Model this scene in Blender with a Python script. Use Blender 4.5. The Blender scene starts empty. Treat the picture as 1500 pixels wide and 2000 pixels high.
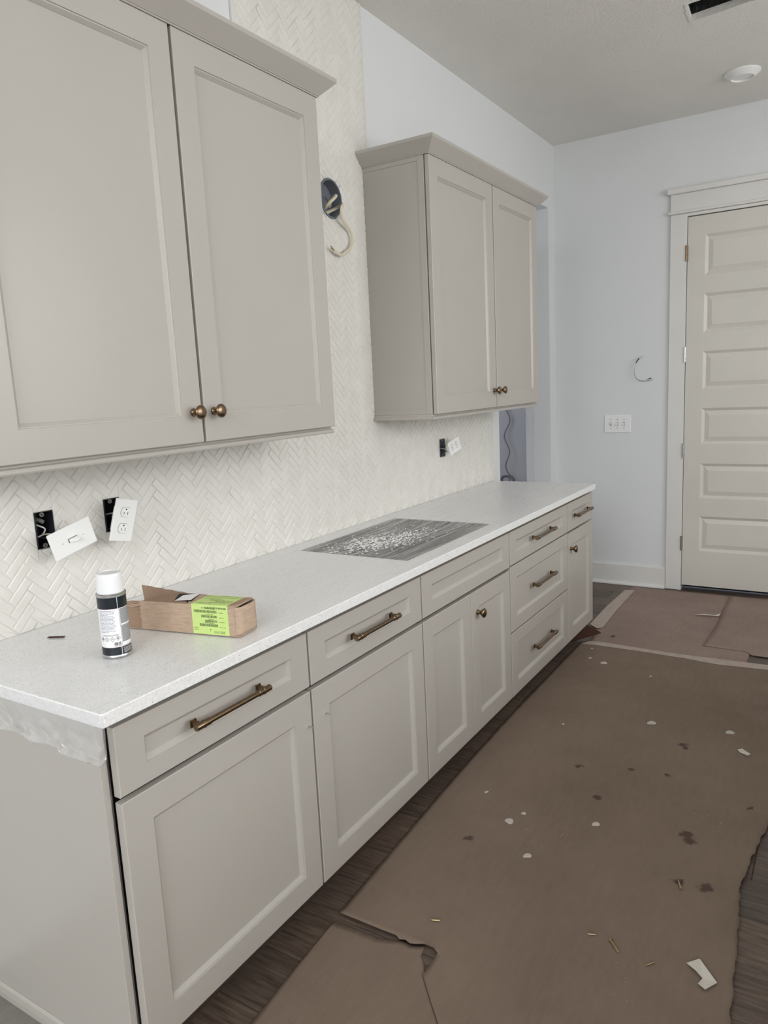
import bpy, bmesh, math, random
from mathutils import Vector, Matrix, noise

random.seed(7)
scene = bpy.context.scene
C = scene.collection

# ------------------------------------------------------------------ camera
CAM = Vector((1.8517, -0.8707, 1.5155))
R_ = Vector((0.84848054, 0.52697268, -0.04879106))
U_ = Vector((-0.0471572, 0.16710902, 0.98481002))
F_ = Vector((-0.5271214, 0.83329129, -0.16663931))
FPX = 1444.69
cd = bpy.data.cameras.new('camera')
cd.sensor_fit = 'VERTICAL'; cd.sensor_height = 36.0; cd.sensor_width = 27.0
cd.lens = FPX / 2000 * 36.0
cd.clip_start = 0.02
cam = bpy.data.objects.new('camera', cd); C.objects.link(cam)
cam.matrix_world = Matrix(((R_.x, U_.x, -F_.x, CAM.x), (R_.y, U_.y, -F_.y, CAM.y), (R_.z, U_.z, -F_.z, CAM.z), (0, 0, 0, 1)))
scene.camera = cam

# ------------------------------------------------------------------ world, daylight, exposure
w = bpy.data.worlds.new('sky'); scene.world = w; w.use_nodes = True
w.node_tree.nodes['Background'].inputs[0].default_value = (0.75, 0.85, 1.0, 1)
w.node_tree.nodes['Background'].inputs[1].default_value = 1.0

def window_light(name, loc, rot, sx, sz, power, col):
    l = bpy.data.lights.new(name, 'AREA'); l.shape = 'RECTANGLE'; l.size = sx; l.size_y = sz
    l.energy = power; l.color = col
    o = bpy.data.objects.new(name, l); C.objects.link(o)
    o.location = loc; o.rotation_euler = rot
    return o
# daylight: tall glazing of the high living room behind the camera (rear and right), and the kitchen window to the right
window_light('daylight_rear', (3.4, -7.62, 4.0), (math.radians(63), 0, 0), 5.0, 3.1, 285, (0.96, 0.98, 1.0))
window_light('daylight_living_side', (7.12, -4.1, 4.0), (0, math.radians(65), 0), 3.1, 4.4, 170, (1.0, 0.985, 0.96))
window_light('daylight_kitchen_side', (4.51, 1.3, 2.1), (0, math.radians(90), 0), 1.5, 3.7, 73, (1.0, 0.985, 0.96))
window_light('pantry_fill', (-1.79, 4.0, 1.75), (0, math.radians(-90), 0), 1.0, 0.9, 3.6, (0.98, 0.985, 1.0))  # fill lamp added to brighten the pantry; no known window there

vs = scene.view_settings
vs.view_transform = 'Standard'; vs.look = 'None'; vs.exposure = 0.07; vs.gamma = 1.0
vs.use_curve_mapping = False

# ------------------------------------------------------------------ materials
def lin(c):
    return tuple(((v / 255) / 12.92 if v / 255 <= 0.04045 else ((v / 255 + 0.055) / 1.055) ** 2.4) for v in c)

def new_mat(name):
    m = bpy.data.materials.new(name); m.use_nodes = True
    nt = m.node_tree; b = nt.nodes['Principled BSDF']
    return m, nt, b

def N(nt, t, **kw):
    n = nt.nodes.new(t)
    for k, v in kw.items(): setattr(n, k, v)
    return n

def coords(nt, scale=(1, 1, 1)):
    g = N(nt, 'ShaderNodeNewGeometry')
    mp = N(nt, 'ShaderNodeMapping'); mp.inputs['Scale'].default_value = scale
    nt.links.new(g.outputs['Position'], mp.inputs['Vector'])
    return mp.outputs['Vector']

def noise_tex(nt, vec, scale, detail=3, rough=0.5):
    n = N(nt, 'ShaderNodeTexNoise'); n.inputs['Scale'].default_value = scale
    n.inputs['Detail'].default_value = detail; n.inputs['Roughness'].default_value = rough
    nt.links.new(vec, n.inputs['Vector'])
    return n.outputs['Fac']

def ramp(nt, fac, stops):
    r = N(nt, 'ShaderNodeValToRGB')
    while len(r.color_ramp.elements) < len(stops): r.color_ramp.elements.new(0.5)
    for e, (p, c) in zip(r.color_ramp.elements, stops):
        e.position = p; e.color = (*c, 1) if len(c) == 3 else c
    nt.links.new(fac, r.inputs['Fac'])
    return r.outputs['Color']

def bump(nt, b, h, strength, dist=0.002):
    n = N(nt, 'ShaderNodeBump'); n.inputs['Strength'].default_value = strength; n.inputs['Distance'].default_value = dist
    nt.links.new(h, n.inputs['Height']); nt.links.new(n.outputs['Normal'], b.inputs['Normal'])

def mixc(nt, fac, a, b, blend='MIX'):
    m = N(nt, 'ShaderNodeMix', data_type='RGBA', blend_type=blend)
    if isinstance(fac, float): m.inputs[0].default_value = fac
    else: nt.links.new(fac, m.inputs[0])
    for s, v in ((m.inputs[6], a), (m.inputs[7], b)):
        if isinstance(v, tuple): s.default_value = (*v, 1)
        else: nt.links.new(v, s)
    return m.outputs[2]

def paint(name, rgb, rough=0.5, spec=0.4, tex=None, var=0.03):
    m, nt, b = new_mat(name)
    c = lin(rgb); v = coords(nt)
    n = noise_tex(nt, v, 3.0, 4)
    col = ramp(nt, n, [(0.3, tuple(x * (1 - var) for x in c)), (0.7, tuple(min(1, x * (1 + var)) for x in c))])
    nt.links.new(col, b.inputs['Base Color'])
    b.inputs['Roughness'].default_value = rough
    b.inputs['Specular IOR Level'].default_value = spec
    if tex:
        bump(nt, b, noise_tex(nt, v, tex[0], 3, 0.6), tex[1], tex[2])
    return m

M = {}
M['wall'] = paint('wall_paint', (226, 228, 228), 0.75, 0.25, (160, 0.12, 0.002), 0.01)
M['ceiling'] = paint('ceiling_paint', (238, 235, 229), 0.9, 0.1, (95, 0.9, 0.004), 0.015)
M['drywall'] = paint('cut_drywall', (235, 233, 228), 0.9, 0.1, (200, 0.5, 0.002))
M['pantry'] = paint('pantry_paint', (222, 222, 226), 0.8, 0.2)
M['trim'] = paint('trim_paint', (226, 224, 219), 0.45, 0.4)
M['door'] = paint('door_paint', (214, 210, 201), 0.4, 0.45)
M['cab'] = paint('cabinet_paint', (181, 176, 168), 0.30, 0.45, (600, 0.03, 0.0005), 0.012)
M['dark'] = paint('dark_recess', (40, 37, 35), 0.8, 0.2)
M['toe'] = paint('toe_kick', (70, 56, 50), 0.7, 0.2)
M['plastic'] = paint('white_plastic', (243, 243, 241), 0.3, 0.5, None, 0.005)
M['ink'] = paint('black_ink', (32, 34, 36), 0.6, 0.3)
M['slotgrey'] = paint('slot_grey', (105, 103, 100), 0.6, 0.3)
M['blackbox'] = paint('black_box_plastic', (38, 38, 44), 0.5, 0.4)
M['bluebox'] = paint('blue_grey_box_plastic', (112, 117, 126), 0.45, 0.4)
M['wire_yellow'] = paint('yellow_cable', (216, 208, 184), 0.45, 0.4)
M['wire_white'] = paint('white_wire', (225, 225, 222), 0.45, 0.4)
M['wire_grey'] = paint('grey_wire', (150, 150, 152), 0.5, 0.4)
M['wire_black'] = paint('black_wire', (35, 33, 34), 0.45, 0.4)
M['steel'] = None

def metal(name, rgb, rough, streak=None):
    m, nt, b = new_mat(name)
    c = lin(rgb); v = coords(nt, streak or (1, 1, 1))
    col = ramp(nt, noise_tex(nt, v, 60, 3), [(0.3, tuple(x * 0.8 for x in c)), (0.7, tuple(min(1, x * 1.15) for x in c))])
    nt.links.new(col, b.inputs['Base Color'])
    b.inputs['Metallic'].default_value = 1.0; b.inputs['Roughness'].default_value = rough
    return m
M['bronze'] = metal('antique_bronze', (132, 112, 90), 0.25, (1, 6, 1))
M['silver'] = metal('tin', (200, 200, 200), 0.3)
M['brass'] = metal('screw_brass', (196, 176, 140), 0.35)
M['sink'] = metal('sink_steel', (150, 146, 142), 0.38, (1, 8, 1))
M['foil'] = metal('duct_foil', (120, 122, 124), 0.4)

# tile: glossy warm white ceramic with a hand-made waviness
m, nt, b = new_mat('glazed_tile')
v = coords(nt)
col = ramp(nt, noise_tex(nt, v, 14, 3), [(0.3, lin((224, 221, 214))), (0.7, lin((231, 229, 223)))])
nt.links.new(col, b.inputs['Base Color'])
b.inputs['Roughness'].default_value = 0.22; b.inputs['Specular IOR Level'].default_value = 0.5
bump(nt, b, noise_tex(nt, v, 26, 2), 0.25, 0.004)
M['tile'] = m
M['grout'] = paint('grout', (228, 225, 217), 0.9, 0.1, (700, 0.3, 0.001))

# quartz counter: white with dark and grey flecks
m, nt, b = new_mat('white_quartz')
v = coords(nt)
vo = N(nt, 'ShaderNodeTexVoronoi'); vo.inputs['Scale'].default_value = 190; nt.links.new(v, vo.inputs['Vector'])
fl = ramp(nt, vo.outputs['Distance'], [(0.0, (1, 1, 1)), (0.16, (1, 1, 1)), (0.24, (0, 0, 0))])
sel = ramp(nt, vo.outputs['Color'], [(0.0, (0, 0, 0)), (0.66, (0, 0, 0)), (0.72, (1, 1, 1))])
mask = mixc(nt, 1.0, fl, sel, 'MULTIPLY')
base = ramp(nt, noise_tex(nt, v, 220, 4, 0.7), [(0.35, lin((224, 223, 221))), (0.6, lin((246, 246, 245)))])
col = mixc(nt, mask, base, lin((120, 118, 120)))
nt.links.new(col, b.inputs['Base Color'])
b.inputs['Roughness'].default_value = 0.32
M['quartz'] = m

# plank wood floor (grain along X)
def wood(name, dk, lt):
    m, nt, b = new_mat(name)
    oi = N(nt, 'ShaderNodeObjectInfo')
    g = N(nt, 'ShaderNodeNewGeometry'); mp = N(nt, 'ShaderNodeMapping'); mp.inputs['Scale'].default_value = (1.2, 14, 1)
    ad = N(nt, 'ShaderNodeVectorMath', operation='ADD')
    sc = N(nt, 'ShaderNodeVectorMath', operation='SCALE'); sc.inputs[0].default_value = (7, 3, 0)
    nt.links.new(oi.outputs['Random'], sc.inputs['Scale'])
    nt.links.new(g.outputs['Position'], ad.inputs[0]); nt.links.new(sc.outputs[0], ad.inputs[1])
    nt.links.new(ad.outputs[0], mp.inputs['Vector'])
    n = noise_tex(nt, mp.outputs['Vector'], 6, 6, 0.65)
    c1 = ramp(nt, n, [(0.3, lin(dk)), (0.7, lin(lt))])
    tone = ramp(nt, oi.outputs['Random'], [(0.0, (0.75, 0.75, 0.75)), (1.0, (1.15, 1.12, 1.1))])
    nt.links.new(mixc(nt, 1.0, c1, tone, 'MULTIPLY'), b.inputs['Base Color'])
    b.inputs['Roughness'].default_value = 0.45
    bump(nt, b, n, 0.15, 0.001)
    return m
M['wood'] = wood('plank_wood', (66, 54, 47), (120, 105, 93))

# builder's paper with foot marks, scuffs and stains (stains have their own shape)
STAINS = [(1.339, 2.148, .022), (1.348, 2.123, .02), (1.331, 1.877, .016), (1.463, 1.518, .03), (1.475, 1.492, .03), (1.141, 1.608, .02),
          (1.625, 1.775, .016), (1.557, 1.272, .028), (1.48, 1.27, .02), (0.832, 1.17, .02), (1.014, 1.80, .02), (1.20, 1.86, .018)]
def paper_mat(name, dk, lt, stains=()):
    m, nt, b = new_mat(name)
    v = coords(nt)
    n1 = noise_tex(nt, v, 2.2, 5, 0.6)
    c = ramp(nt, n1, [(0.3, lin(dk)), (0.7, lin(lt))])
    n2 = noise_tex(nt, coords(nt, (6, 1.2, 1)), 9, 4, 0.6)
    c = mixc(nt, 0.35, c, ramp(nt, n2, [(0.3, lin(dk)), (0.75, lin(lt))]))
    # pale plaster dust, patchy
    n3 = noise_tex(nt, v, 90, 3, 0.7); n4 = noise_tex(nt, v, 3.3, 3)
    d1 = ramp(nt, n3, [(0.66, (0, 0, 0)), (0.74, (1, 1, 1))]); d2 = ramp(nt, n4, [(0.52, (0, 0, 0)), (0.66, (1, 1, 1))])
    c = mixc(nt, mixc(nt, 1.0, d1, d2, 'MULTIPLY'), c, lin((176, 168, 158)))
    if stains:
        wob = N(nt, 'ShaderNodeTexNoise'); wob.inputs['Scale'].default_value = 45
        nt.links.new(v, wob.inputs['Vector'])
        ws = N(nt, 'ShaderNodeVectorMath', operation='SCALE'); ws.inputs['Scale'].default_value = 0.045
        nt.links.new(wob.outputs['Color'], ws.inputs[0])
        wv = N(nt, 'ShaderNodeVectorMath', operation='ADD'); nt.links.new(v, wv.inputs[0]); nt.links.new(ws.outputs[0], wv.inputs[1])
        acc = None
        for (x, y, r) in stains:
            ds = N(nt, 'ShaderNodeVectorMath', operation='DISTANCE'); ds.inputs[1].default_value = (x + .0225, y + .0225, .024)
            nt.links.new(wv.outputs[0], ds.inputs[0])
            mr = N(nt, 'ShaderNodeMapRange'); mr.inputs['From Min'].default_value = r * .55; mr.inputs['From Max'].default_value = r * .95
            mr.inputs['To Min'].default_value = 1; mr.inputs['To Max'].default_value = 0
            nt.links.new(ds.outputs['Value'], mr.inputs['Value'])
            if acc is None: acc = mr.outputs[0]
            else:
                mx = N(nt, 'ShaderNodeMath', operation='MAXIMUM'); nt.links.new(acc, mx.inputs[0]); nt.links.new(mr.outputs[0], mx.inputs[1]); acc = mx.outputs[0]
        fa = N(nt, 'ShaderNodeMath', operation='MULTIPLY'); fa.inputs[1].default_value = 0.75; nt.links.new(acc, fa.inputs[0])
        c = mixc(nt, fa.outputs[0], c, lin((64, 52, 47)))
    nt.links.new(c, b.inputs['Base Color'])
    b.inputs['Roughness'].default_value = 0.85; b.inputs['Specular IOR Level'].default_value = 0.15
    bump(nt, b, noise_tex(nt, v, 120, 4, 0.6), 0.25, 0.0015)
    return m
M['paper'] = paper_mat('floor_paper', (121, 105, 92), (140, 123, 109), STAINS)
M['paper_far'] = paper_mat('floor_paper_far', (136, 118, 109), (160, 141, 130))
M['paper_grey'] = paper_mat('grey_floor_sheet', (120, 116, 110), (146, 142, 136))
M['scrap'] = paint('white_scrap_paper', (214, 208, 198), 0.7, 0.2)
M['redpaper'] = paint('rust_paper', (72, 48, 41), 0.85, 0.1)
M['dust'] = paint('white_gypsum', (246, 245, 243), 0.9, 0.1)
M['plaster'] = paint('white_plaster', (196, 190, 181), 0.9, 0.1)

m, nt, b = new_mat('masking_tape')
v = coords(nt)
nt.links.new(ramp(nt, noise_tex(nt, v, 25, 4), [(0.3, lin((170, 154, 142))), (0.7, lin((186, 172, 160)))]), b.inputs['Base Color'])
b.inputs['Roughness'].default_value = 0.6
M['tape'] = m

# cardboard
m, nt, b = new_mat('cardboard')
v = coords(nt)
nt.links.new(ramp(nt, noise_tex(nt, coords(nt, (1, 1, 6)), 40, 4), [(0.3, lin((176, 151, 129))), (0.7, lin((196, 172, 150)))]), b.inputs['Base Color'])
b.inputs['Roughness'].default_value = 0.8
bump(nt, b, noise_tex(nt, v, 90, 3), 0.15, 0.001)
M['card'] = m
M['card_in'] = paint('cardboard_inside', (164, 138, 118), 0.85, 0.1)
M['lime'] = paint('lime_label', (206, 231, 142), 0.55, 0.3, None, 0.01)
M['canblack'] = paint('can_black', (26, 34, 42), 0.3, 0.5)
M['canwhite'] = paint('can_white', (240, 240, 240), 0.3, 0.5)
M['redink'] = paint('red_ink', (140, 50, 50), 0.5, 0.3)
M['inkblue'] = paint('grey_blue_ink', (120, 124, 150), 0.6, 0.3)
M['inkgrey'] = paint('dense_print_grey', (168, 168, 170), 0.6, 0.3)
M['inklime'] = paint('print_on_lime', (92, 106, 70), 0.6, 0.3)

# clear plastic film: see-through sheet with milky streaks and a sheen
def film_mat(name, milk0, milk1, streak, gloss, grough=.16):
    m = bpy.data.materials.new(name); m.use_nodes = True; nt = m.node_tree
    nt.nodes.clear()
    out = N(nt, 'ShaderNodeOutputMaterial')
    v = coords(nt, streak)
    n = noise_tex(nt, v, 10, 5, 0.65)
    f = N(nt, 'ShaderNodeMapRange'); f.inputs['From Min'].default_value = 0.38; f.inputs['From Max'].default_value = 0.66
    f.inputs['To Min'].default_value = milk0; f.inputs['To Max'].default_value = milk1
    nt.links.new(n, f.inputs['Value'])
    tr = N(nt, 'ShaderNodeBsdfTransparent')
    di = N(nt, 'ShaderNodeBsdfDiffuse'); di.inputs['Color'].default_value = (.93, .93, .92, 1)
    gl = N(nt, 'ShaderNodeBsdfGlossy'); gl.inputs['Roughness'].default_value = grough; gl.inputs['Color'].default_value = (1, 1, 1, 1)
    fr = N(nt, 'ShaderNodeLayerWeight'); fr.inputs['Blend'].default_value = 0.5
    pw_ = N(nt, 'ShaderNodeMath', operation='POWER'); pw_.inputs[1].default_value = 4; nt.links.new(fr.outputs['Facing'], pw_.inputs[0])
    ad_ = N(nt, 'ShaderNodeMath', operation='ADD'); ad_.inputs[1].default_value = .04; nt.links.new(pw_.outputs[0], ad_.inputs[0])
    fm = N(nt, 'ShaderNodeMath', operation='MULTIPLY'); fm.inputs[1].default_value = gloss
    fm.use_clamp = True; nt.links.new(ad_.outputs[0], fm.inputs[0])
    bp = N(nt, 'ShaderNodeBump'); bp.inputs['Strength'].default_value = 0.3; bp.inputs['Distance'].default_value = 0.003
    nt.links.new(n, bp.inputs['Height']); nt.links.new(bp.outputs[0], gl.inputs['Normal'])
    tl = N(nt, 'ShaderNodeBsdfTranslucent'); tl.inputs['Color'].default_value = (.95, .95, .95, 1)
    mk = N(nt, 'ShaderNodeMixShader'); mk.inputs[0].default_value = .2; nt.links.new(di.outputs[0], mk.inputs[1]); nt.links.new(tl.outputs[0], mk.inputs[2])
    m1 = N(nt, 'ShaderNodeMixShader'); nt.links.new(f.outputs[0], m1.inputs[0]); nt.links.new(tr.outputs[0], m1.inputs[1]); nt.links.new(mk.outputs[0], m1.inputs[2])
    m2 = N(nt, 'ShaderNodeMixShader'); nt.links.new(fm.outputs[0], m2.inputs[0]); nt.links.new(m1.outputs[0], m2.inputs[1]); nt.links.new(gl.outputs[0], m2.inputs[2])
    nt.links.new(m2.outputs[0], out.inputs['Surface'])
    return m
M['film'] = film_mat('clear_film', 0.0, 0.15, (5, 0.16, 1), 0.18)
M['film_dusty'] = film_mat('dusty_clear_film', 0.10, 0.62, (6, 0.22, 1), 0.3)
M['film_skirt'] = film_mat('crinkled_film', 0.05, 0.26, (2, 2, 5), 2.4, .07)

# ------------------------------------------------------------------ geometry helpers
OFF = {}
def off(o):
    while o is not None:
        if o in OFF: return OFF[o]
        o = o.parent
    return Vector((0, 0, 0))

def tag(o, label=None, cat=None, group=None, kind=None):
    if label: o['label'] = label
    if cat: o['category'] = cat
    if group: o['group'] = group
    if kind: o['kind'] = kind
    return o

def thing(name, label, cat, loc, group=None):
    o = bpy.data.objects.new(name, None); C.objects.link(o)
    o.location = loc; o.empty_display_size = 0.05
    OFF[o] = Vector(loc)
    return tag(o, label, cat, group)

def obj(name, bm, mat, parent=None, smooth=None, matrix=None):
    """bm in world coordinates; becomes ONE mesh object, local to its parent's base"""
    if matrix is not None: bmesh.ops.transform(bm, matrix=matrix, verts=bm.verts)
    bmesh.ops.recalc_face_normals(bm, faces=bm.faces)
    if parent is not None:
        bmesh.ops.translate(bm, vec=-off(parent), verts=bm.verts)
    me = bpy.data.meshes.new(name); bm.to_mesh(me); bm.free()
    mats = mat if isinstance(mat, (list, tuple)) else [mat]
    for q in mats: me.materials.append(q)
    if smooth is not None:
        for p in me.polygons: p.use_smooth = True
        me.set_sharp_from_angle(angle=math.radians(smooth))
    o = bpy.data.objects.new(name, me); C.objects.link(o)
    if parent is not None: o.parent = parent
    return o

def one(name, bm, mat, label, cat, group=None, smooth=None, loc=None, kind=None):
    """a thing that is one mesh, its origin at its base"""
    xs = [v.co for v in bm.verts]
    if loc is None:
        loc = Vector(((min(c.x for c in xs) + max(c.x for c in xs)) / 2, (min(c.y for c in xs) + max(c.y for c in xs)) / 2, min(c.z for c in xs)))
    loc = Vector(loc)
    bmesh.ops.translate(bm, vec=-loc, verts=bm.verts)
    o = obj(name, bm, mat, None, smooth); o.location = loc; OFF[o] = loc
    return tag(o, label, cat, group, kind)

def struct(name, bm, mat, parent=None, smooth=None):
    o = obj(name, bm, mat, parent, smooth)
    if parent is None: o['kind'] = 'structure'
    return o

def BM(): return bmesh.new()

def box(bm, x0, x1, y0, y1, z0, z1, bev=0, seg=1):
    vs = [bm.verts.new((x, y, z)) for x in (x0, x1) for y in (y0, y1) for z in (z0, z1)]
    fs = [bm.faces.new([vs[i] for i in f]) for f in ((0, 1, 3, 2), (4, 6, 7, 5), (0, 4, 5, 1), (2, 3, 7, 6), (0, 2, 6, 4), (1, 5, 7, 3))]
    if bev:
        es = list({e for f in fs for e in f.edges})
        bmesh.ops.bevel(bm, geom=es, offset=bev, segments=seg, affect='EDGES', profile=0.6)
    return vs

def lathe(bm, prof, axis_o, axis_d, seg=24, cap=True):
    """prof: (radius, distance along the axis)"""
    d = Vector(axis_d).normalized(); a = d.orthogonal().normalized(); b2 = d.cross(a); o = Vector(axis_o)
    rings = []
    for r, t in prof:
        rings.append([bm.verts.new(o + d * t + (a * math.cos(2 * math.pi * i / seg) + b2 * math.sin(2 * math.pi * i / seg)) * r) for i in range(seg)])
    for p, q in zip(rings[:-1], rings[1:]):
        for i in range(seg):
            bm.faces.new((p[i], p[(i + 1) % seg], q[(i + 1) % seg], q[i]))
    if cap:
        bm.faces.new(rings[0][::-1]); bm.faces.new(rings[-1])
    return rings

def smooth_pts(pts, sub=6):
    pts = [Vector(p) for p in pts]
    if len(pts) < 3: return pts
    P = [2 * pts[0] - pts[1]] + pts + [2 * pts[-1] - pts[-2]]
    out = []
    for i in range(1, len(P) - 2):
        for k in range(sub):
            t = k / sub
            a, b_, c, d = P[i - 1], P[i], P[i + 1], P[i + 2]
            out.append(0.5 * ((2 * b_) + (-a + c) * t + (2 * a - 5 * b_ + 4 * c - d) * t * t + (-a + 3 * b_ - 3 * c + d) * t ** 3))
    out.append(pts[-1])
    return out

def tube(bm, pts, r, seg=8, sub=6, flat=1.0):
    pts = smooth_pts(pts, sub)
    rings = []; prev = None
    for i, p in enumerate(pts):
        t = (pts[min(i + 1, len(pts) - 1)] - pts[max(i - 1, 0)])
        t = t.normalized() if t.length > 1e-9 else Vector((0, 0, 1))
        a = t.orthogonal().normalized() if prev is None else (prev - t * prev.dot(t)).normalized()
        prev = a; b2 = t.cross(a)
        rings.append([bm.verts.new(p + a * r * math.cos(2 * math.pi * k / seg) + b2 * r * flat * math.sin(2 * math.pi * k / seg)) for k in range(seg)])
    for p, q in zip(rings[:-1], rings[1:]):
        for k in range(seg): bm.faces.new((p[k], p[(k + 1) % seg], q[(k + 1) % seg], q[k]))
    bm.faces.new(rings[0][::-1]); bm.faces.new(rings[-1])

def prism(bm, poly, n, h):
    """polygon of 3D points extruded by h along n"""
    n = Vector(n) * h
    a = [bm.verts.new(Vector(p)) for p in poly]; b_ = [bm.verts.new(Vector(p) + n) for p in poly]
    k = len(poly)
    bm.faces.new(a[::-1]); bm.faces.new(b_)
    for i in range(k): bm.faces.new((a[i], a[(i + 1) % k], b_[(i + 1) % k], b_[i]))

def grid_sheet(bm, fn, nu, nv):
    vs = [[bm.verts.new(fn(i / nu, j / nv)) for j in range(nv + 1)] for i in range(nu + 1)]
    for i in range(nu):
        for j in range(nv): bm.faces.new((vs[i][j], vs[i + 1][j], vs[i + 1][j + 1], vs[i][j + 1]))
    return vs

def thick(o, t, offset=-1.0):
    md = o.modifiers.new('thickness', 'SOLIDIFY'); md.thickness = t; md.offset = offset
    return o

def rect_holes(y0, y1, z0, z1, holes):
    """cells of a rectangle with rectangular holes cut out"""
    ys = sorted({y0, y1, *[h[0] for h in holes], *[h[1] for h in holes]}); zs = sorted({z0, z1, *[h[2] for h in holes], *[h[3] for h in holes]})
    ys = [v for v in ys if y0 <= v <= y1]; zs = [v for v in zs if z0 <= v <= z1]
    out = []
    for a, b_ in zip(ys[:-1], ys[1:]):
        run = None
        for c, d in zip(zs[:-1], zs[1:]):
            my, mz = (a + b_) / 2, (c + d) / 2
            hit = any(h[0] < my < h[1] and h[2] < mz < h[3] for h in holes)
            if hit:
                if run: out.append((a, b_, *run)); run = None
            else:
                run = (run[0], d) if run else (c, d)
        if run: out.append((a, b_, *run))
    return out

# ------------------------------------------------------------------ dimensions
YB = 4.512; ZC = 3.122; XR = 7.0; YR = -7.5; ZH = 6.0
OPEN = (3.45, 4.395, 0.0, 2.69)
BOX1 = (0.286, 0.341, 1.127, 1.228)
BOX2 = (0.507, 0.562, 1.132, 1.230)
BOX3 = (2.628, 2.688, 1.130, 1.226)
RND = (1.752, 2.285, 0.078)       # round lamp box: y, z, radius
RNDH = (RND[0] - .079, RND[0] + .079, RND[1] - .079, RND[1] + .079)

# ------------------------------------------------------------------ room shell
bm = BM()
for (a, b_, c, d) in rect_holes(YR - .13, YB + .13, 0, ZC, [OPEN, BOX1, BOX2, BOX3, RNDH]):
    box(bm, -0.13, 0, a, b_, c, d)
bmesh.ops.remove_doubles(bm, verts=bm.verts, dist=1e-5)
struct('wall_left', bm, M['wall'])
DX0, DX1, DZ0, DZT = 0.905, 1.735, 0.03, 2.505
bm = BM()
for (a, b_, c, d) in rect_holes(-0.13, 4.4, 0, ZC, [(DX0 - .02, DX1 + .02, 0, DZT + .02)]):
    if a < 0: a = 0
    box(bm, a, b_, YB, YB + .13, c, d)
struct('wall_back', bm, M['wall'])
RW = (0.85, 5.95, 2.3, 5.7)
bm = BM()
for (a, b_, c, d) in rect_holes(0, XR + .13, 0, ZH, [RW]): box(bm, a, b_, YR - .13, YR, c, d)
struct('wall_rear', bm, M['wall'])
SW = (-6.35, -1.85, 2.3, 5.7); KW = (-0.6, 3.2, 1.3, 2.9); XK = 4.4
bm = BM()
for (a, b_, c, d) in rect_holes(YR, -1.6, 0, ZH, [SW]): box(bm, XR, XR + .13, a, b_, c, d)
struct('wall_right', bm, M['wall'])
bm = BM()
for (a, b_, c, d) in rect_holes(-1.73, YB, 0, ZC, [KW]): box(bm, XK, XK + .13, a, b_, c, d)
box(bm, XK + .13, XR + .13, -1.73, -1.6, 0, ZC)
struct('wall_kitchen_right', bm, M['wall'])
# window frames (behind and beside the camera)
bm = BM()
for (x0, x1) in ((RW[0], RW[0] + .05), (RW[1] - .05, RW[1]), ((RW[0] + RW[1]) / 2 - .03, (RW[0] + RW[1]) / 2 + .03)): box(bm, x0, x1, YR - .1, YR - .04, RW[2], RW[3])
for (z0, z1) in ((RW[2], RW[2] + .05), (RW[3] - .05, RW[3])): box(bm, RW[0], RW[1], YR - .1, YR - .04, z0, z1)
struct('window_1', bm, M['trim'])
for nm, W_, XW in (('window_2', SW, XR), ('window_3', KW, XK)):
    bm = BM()
    for (y0, y1) in ((W_[0], W_[0] + .05), (W_[1] - .05, W_[1]), ((W_[0] + W_[1]) / 2 - .03, (W_[0] + W_[1]) / 2 + .03)): box(bm, XW + .03, XW + .05, y0, y1, W_[2], W_[3])
    for (z0, z1) in ((W_[2], W_[2] + .05), (W_[3] - .05, W_[3])): box(bm, XW + .03, XW + .05, W_[0], W_[1], z0, z1)
    struct(nm, bm, M['trim'])
# high ceiling of the living room behind the camera and the header above the kitchen's edge
bm = BM(); box(bm, -.13, XR + .13, YR - .13, -1.6, ZH, ZH + .05); struct('ceiling_living', bm, M['ceiling'])
bm = BM(); box(bm, -.13, XR + .13, -1.73, -1.6, ZC, ZH); struct('wall_header', bm, M['wall'])
bm = BM(); box(bm, -.13, 0, YR - .13, -1.73, ZC, ZH); struct('wall_living_left', bm, M['wall'])
# ceiling with the vent hole cut through
VH = [(1.152, 2.945), (1.142, 3.137), (1.415, 3.098), (1.425, 2.91)]
bm = BM()
outer = [(0, -1.6), (0, YB), (XK, YB), (XK, -1.6)]
lo = [bm.verts.new((x, y, ZC)) for x, y in outer]; li = [bm.verts.new((x, y, ZC)) for x, y in VH]
hi = [bm.verts.new((x, y, ZC + .03)) for x, y in outer]; hh = [bm.verts.new((x, y, ZC + .03)) for x, y in VH]
for i in range(4):
    j = (i + 1) % 4
    bm.faces.new((lo[i], lo[j], li[j], li[i])); bm.faces.new((hi[i], hi[j], hh[j], hh[i])); bm.faces.new((li[i], li[j], hh[j], hh[i])); bm.faces.new((lo[i], lo[j], hi[j], hi[i]))
struct('ceiling', bm, M['ceiling'])
# duct stub above the hole, with the raw cut edge of the board
t = thing('ceiling_vent_opening', 'open rectangular vent hole in the ceiling with ragged white cut edges', 'vent', (1.28, 3.02, ZC))
bm = BM()
q = [(1.147, 2.93), (1.136, 3.143), (1.42, 3.103), (1.43, 2.905)]
a = [bm.verts.new((x, y, ZC + .031)) for x, y in q]; b_ = [bm.verts.new((x, y, ZC + .26)) for x, y in q]
for i in range(4): bm.faces.new((a[i], a[(i + 1) % 4], b_[(i + 1) % 4], b_[i]))
bm.faces.new(b_)
bmd, ntd, bd = new_mat('dark_duct_liner')
vd = coords(ntd)
ntd.links.new(ramp(ntd, noise_tex(ntd, coords(ntd, (1, 1, .4)), 70, 5, .7), [(0.4, lin((34, 34, 36))), (0.62, lin((60, 60, 60))), (0.75, lin((170, 168, 162)))]), bd.inputs['Base Color'])
bd.inputs['Roughness'].default_value = 0.7
obj('duct', bm, bmd, t)
bm = BM()
rag = random.Random(3)
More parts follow.
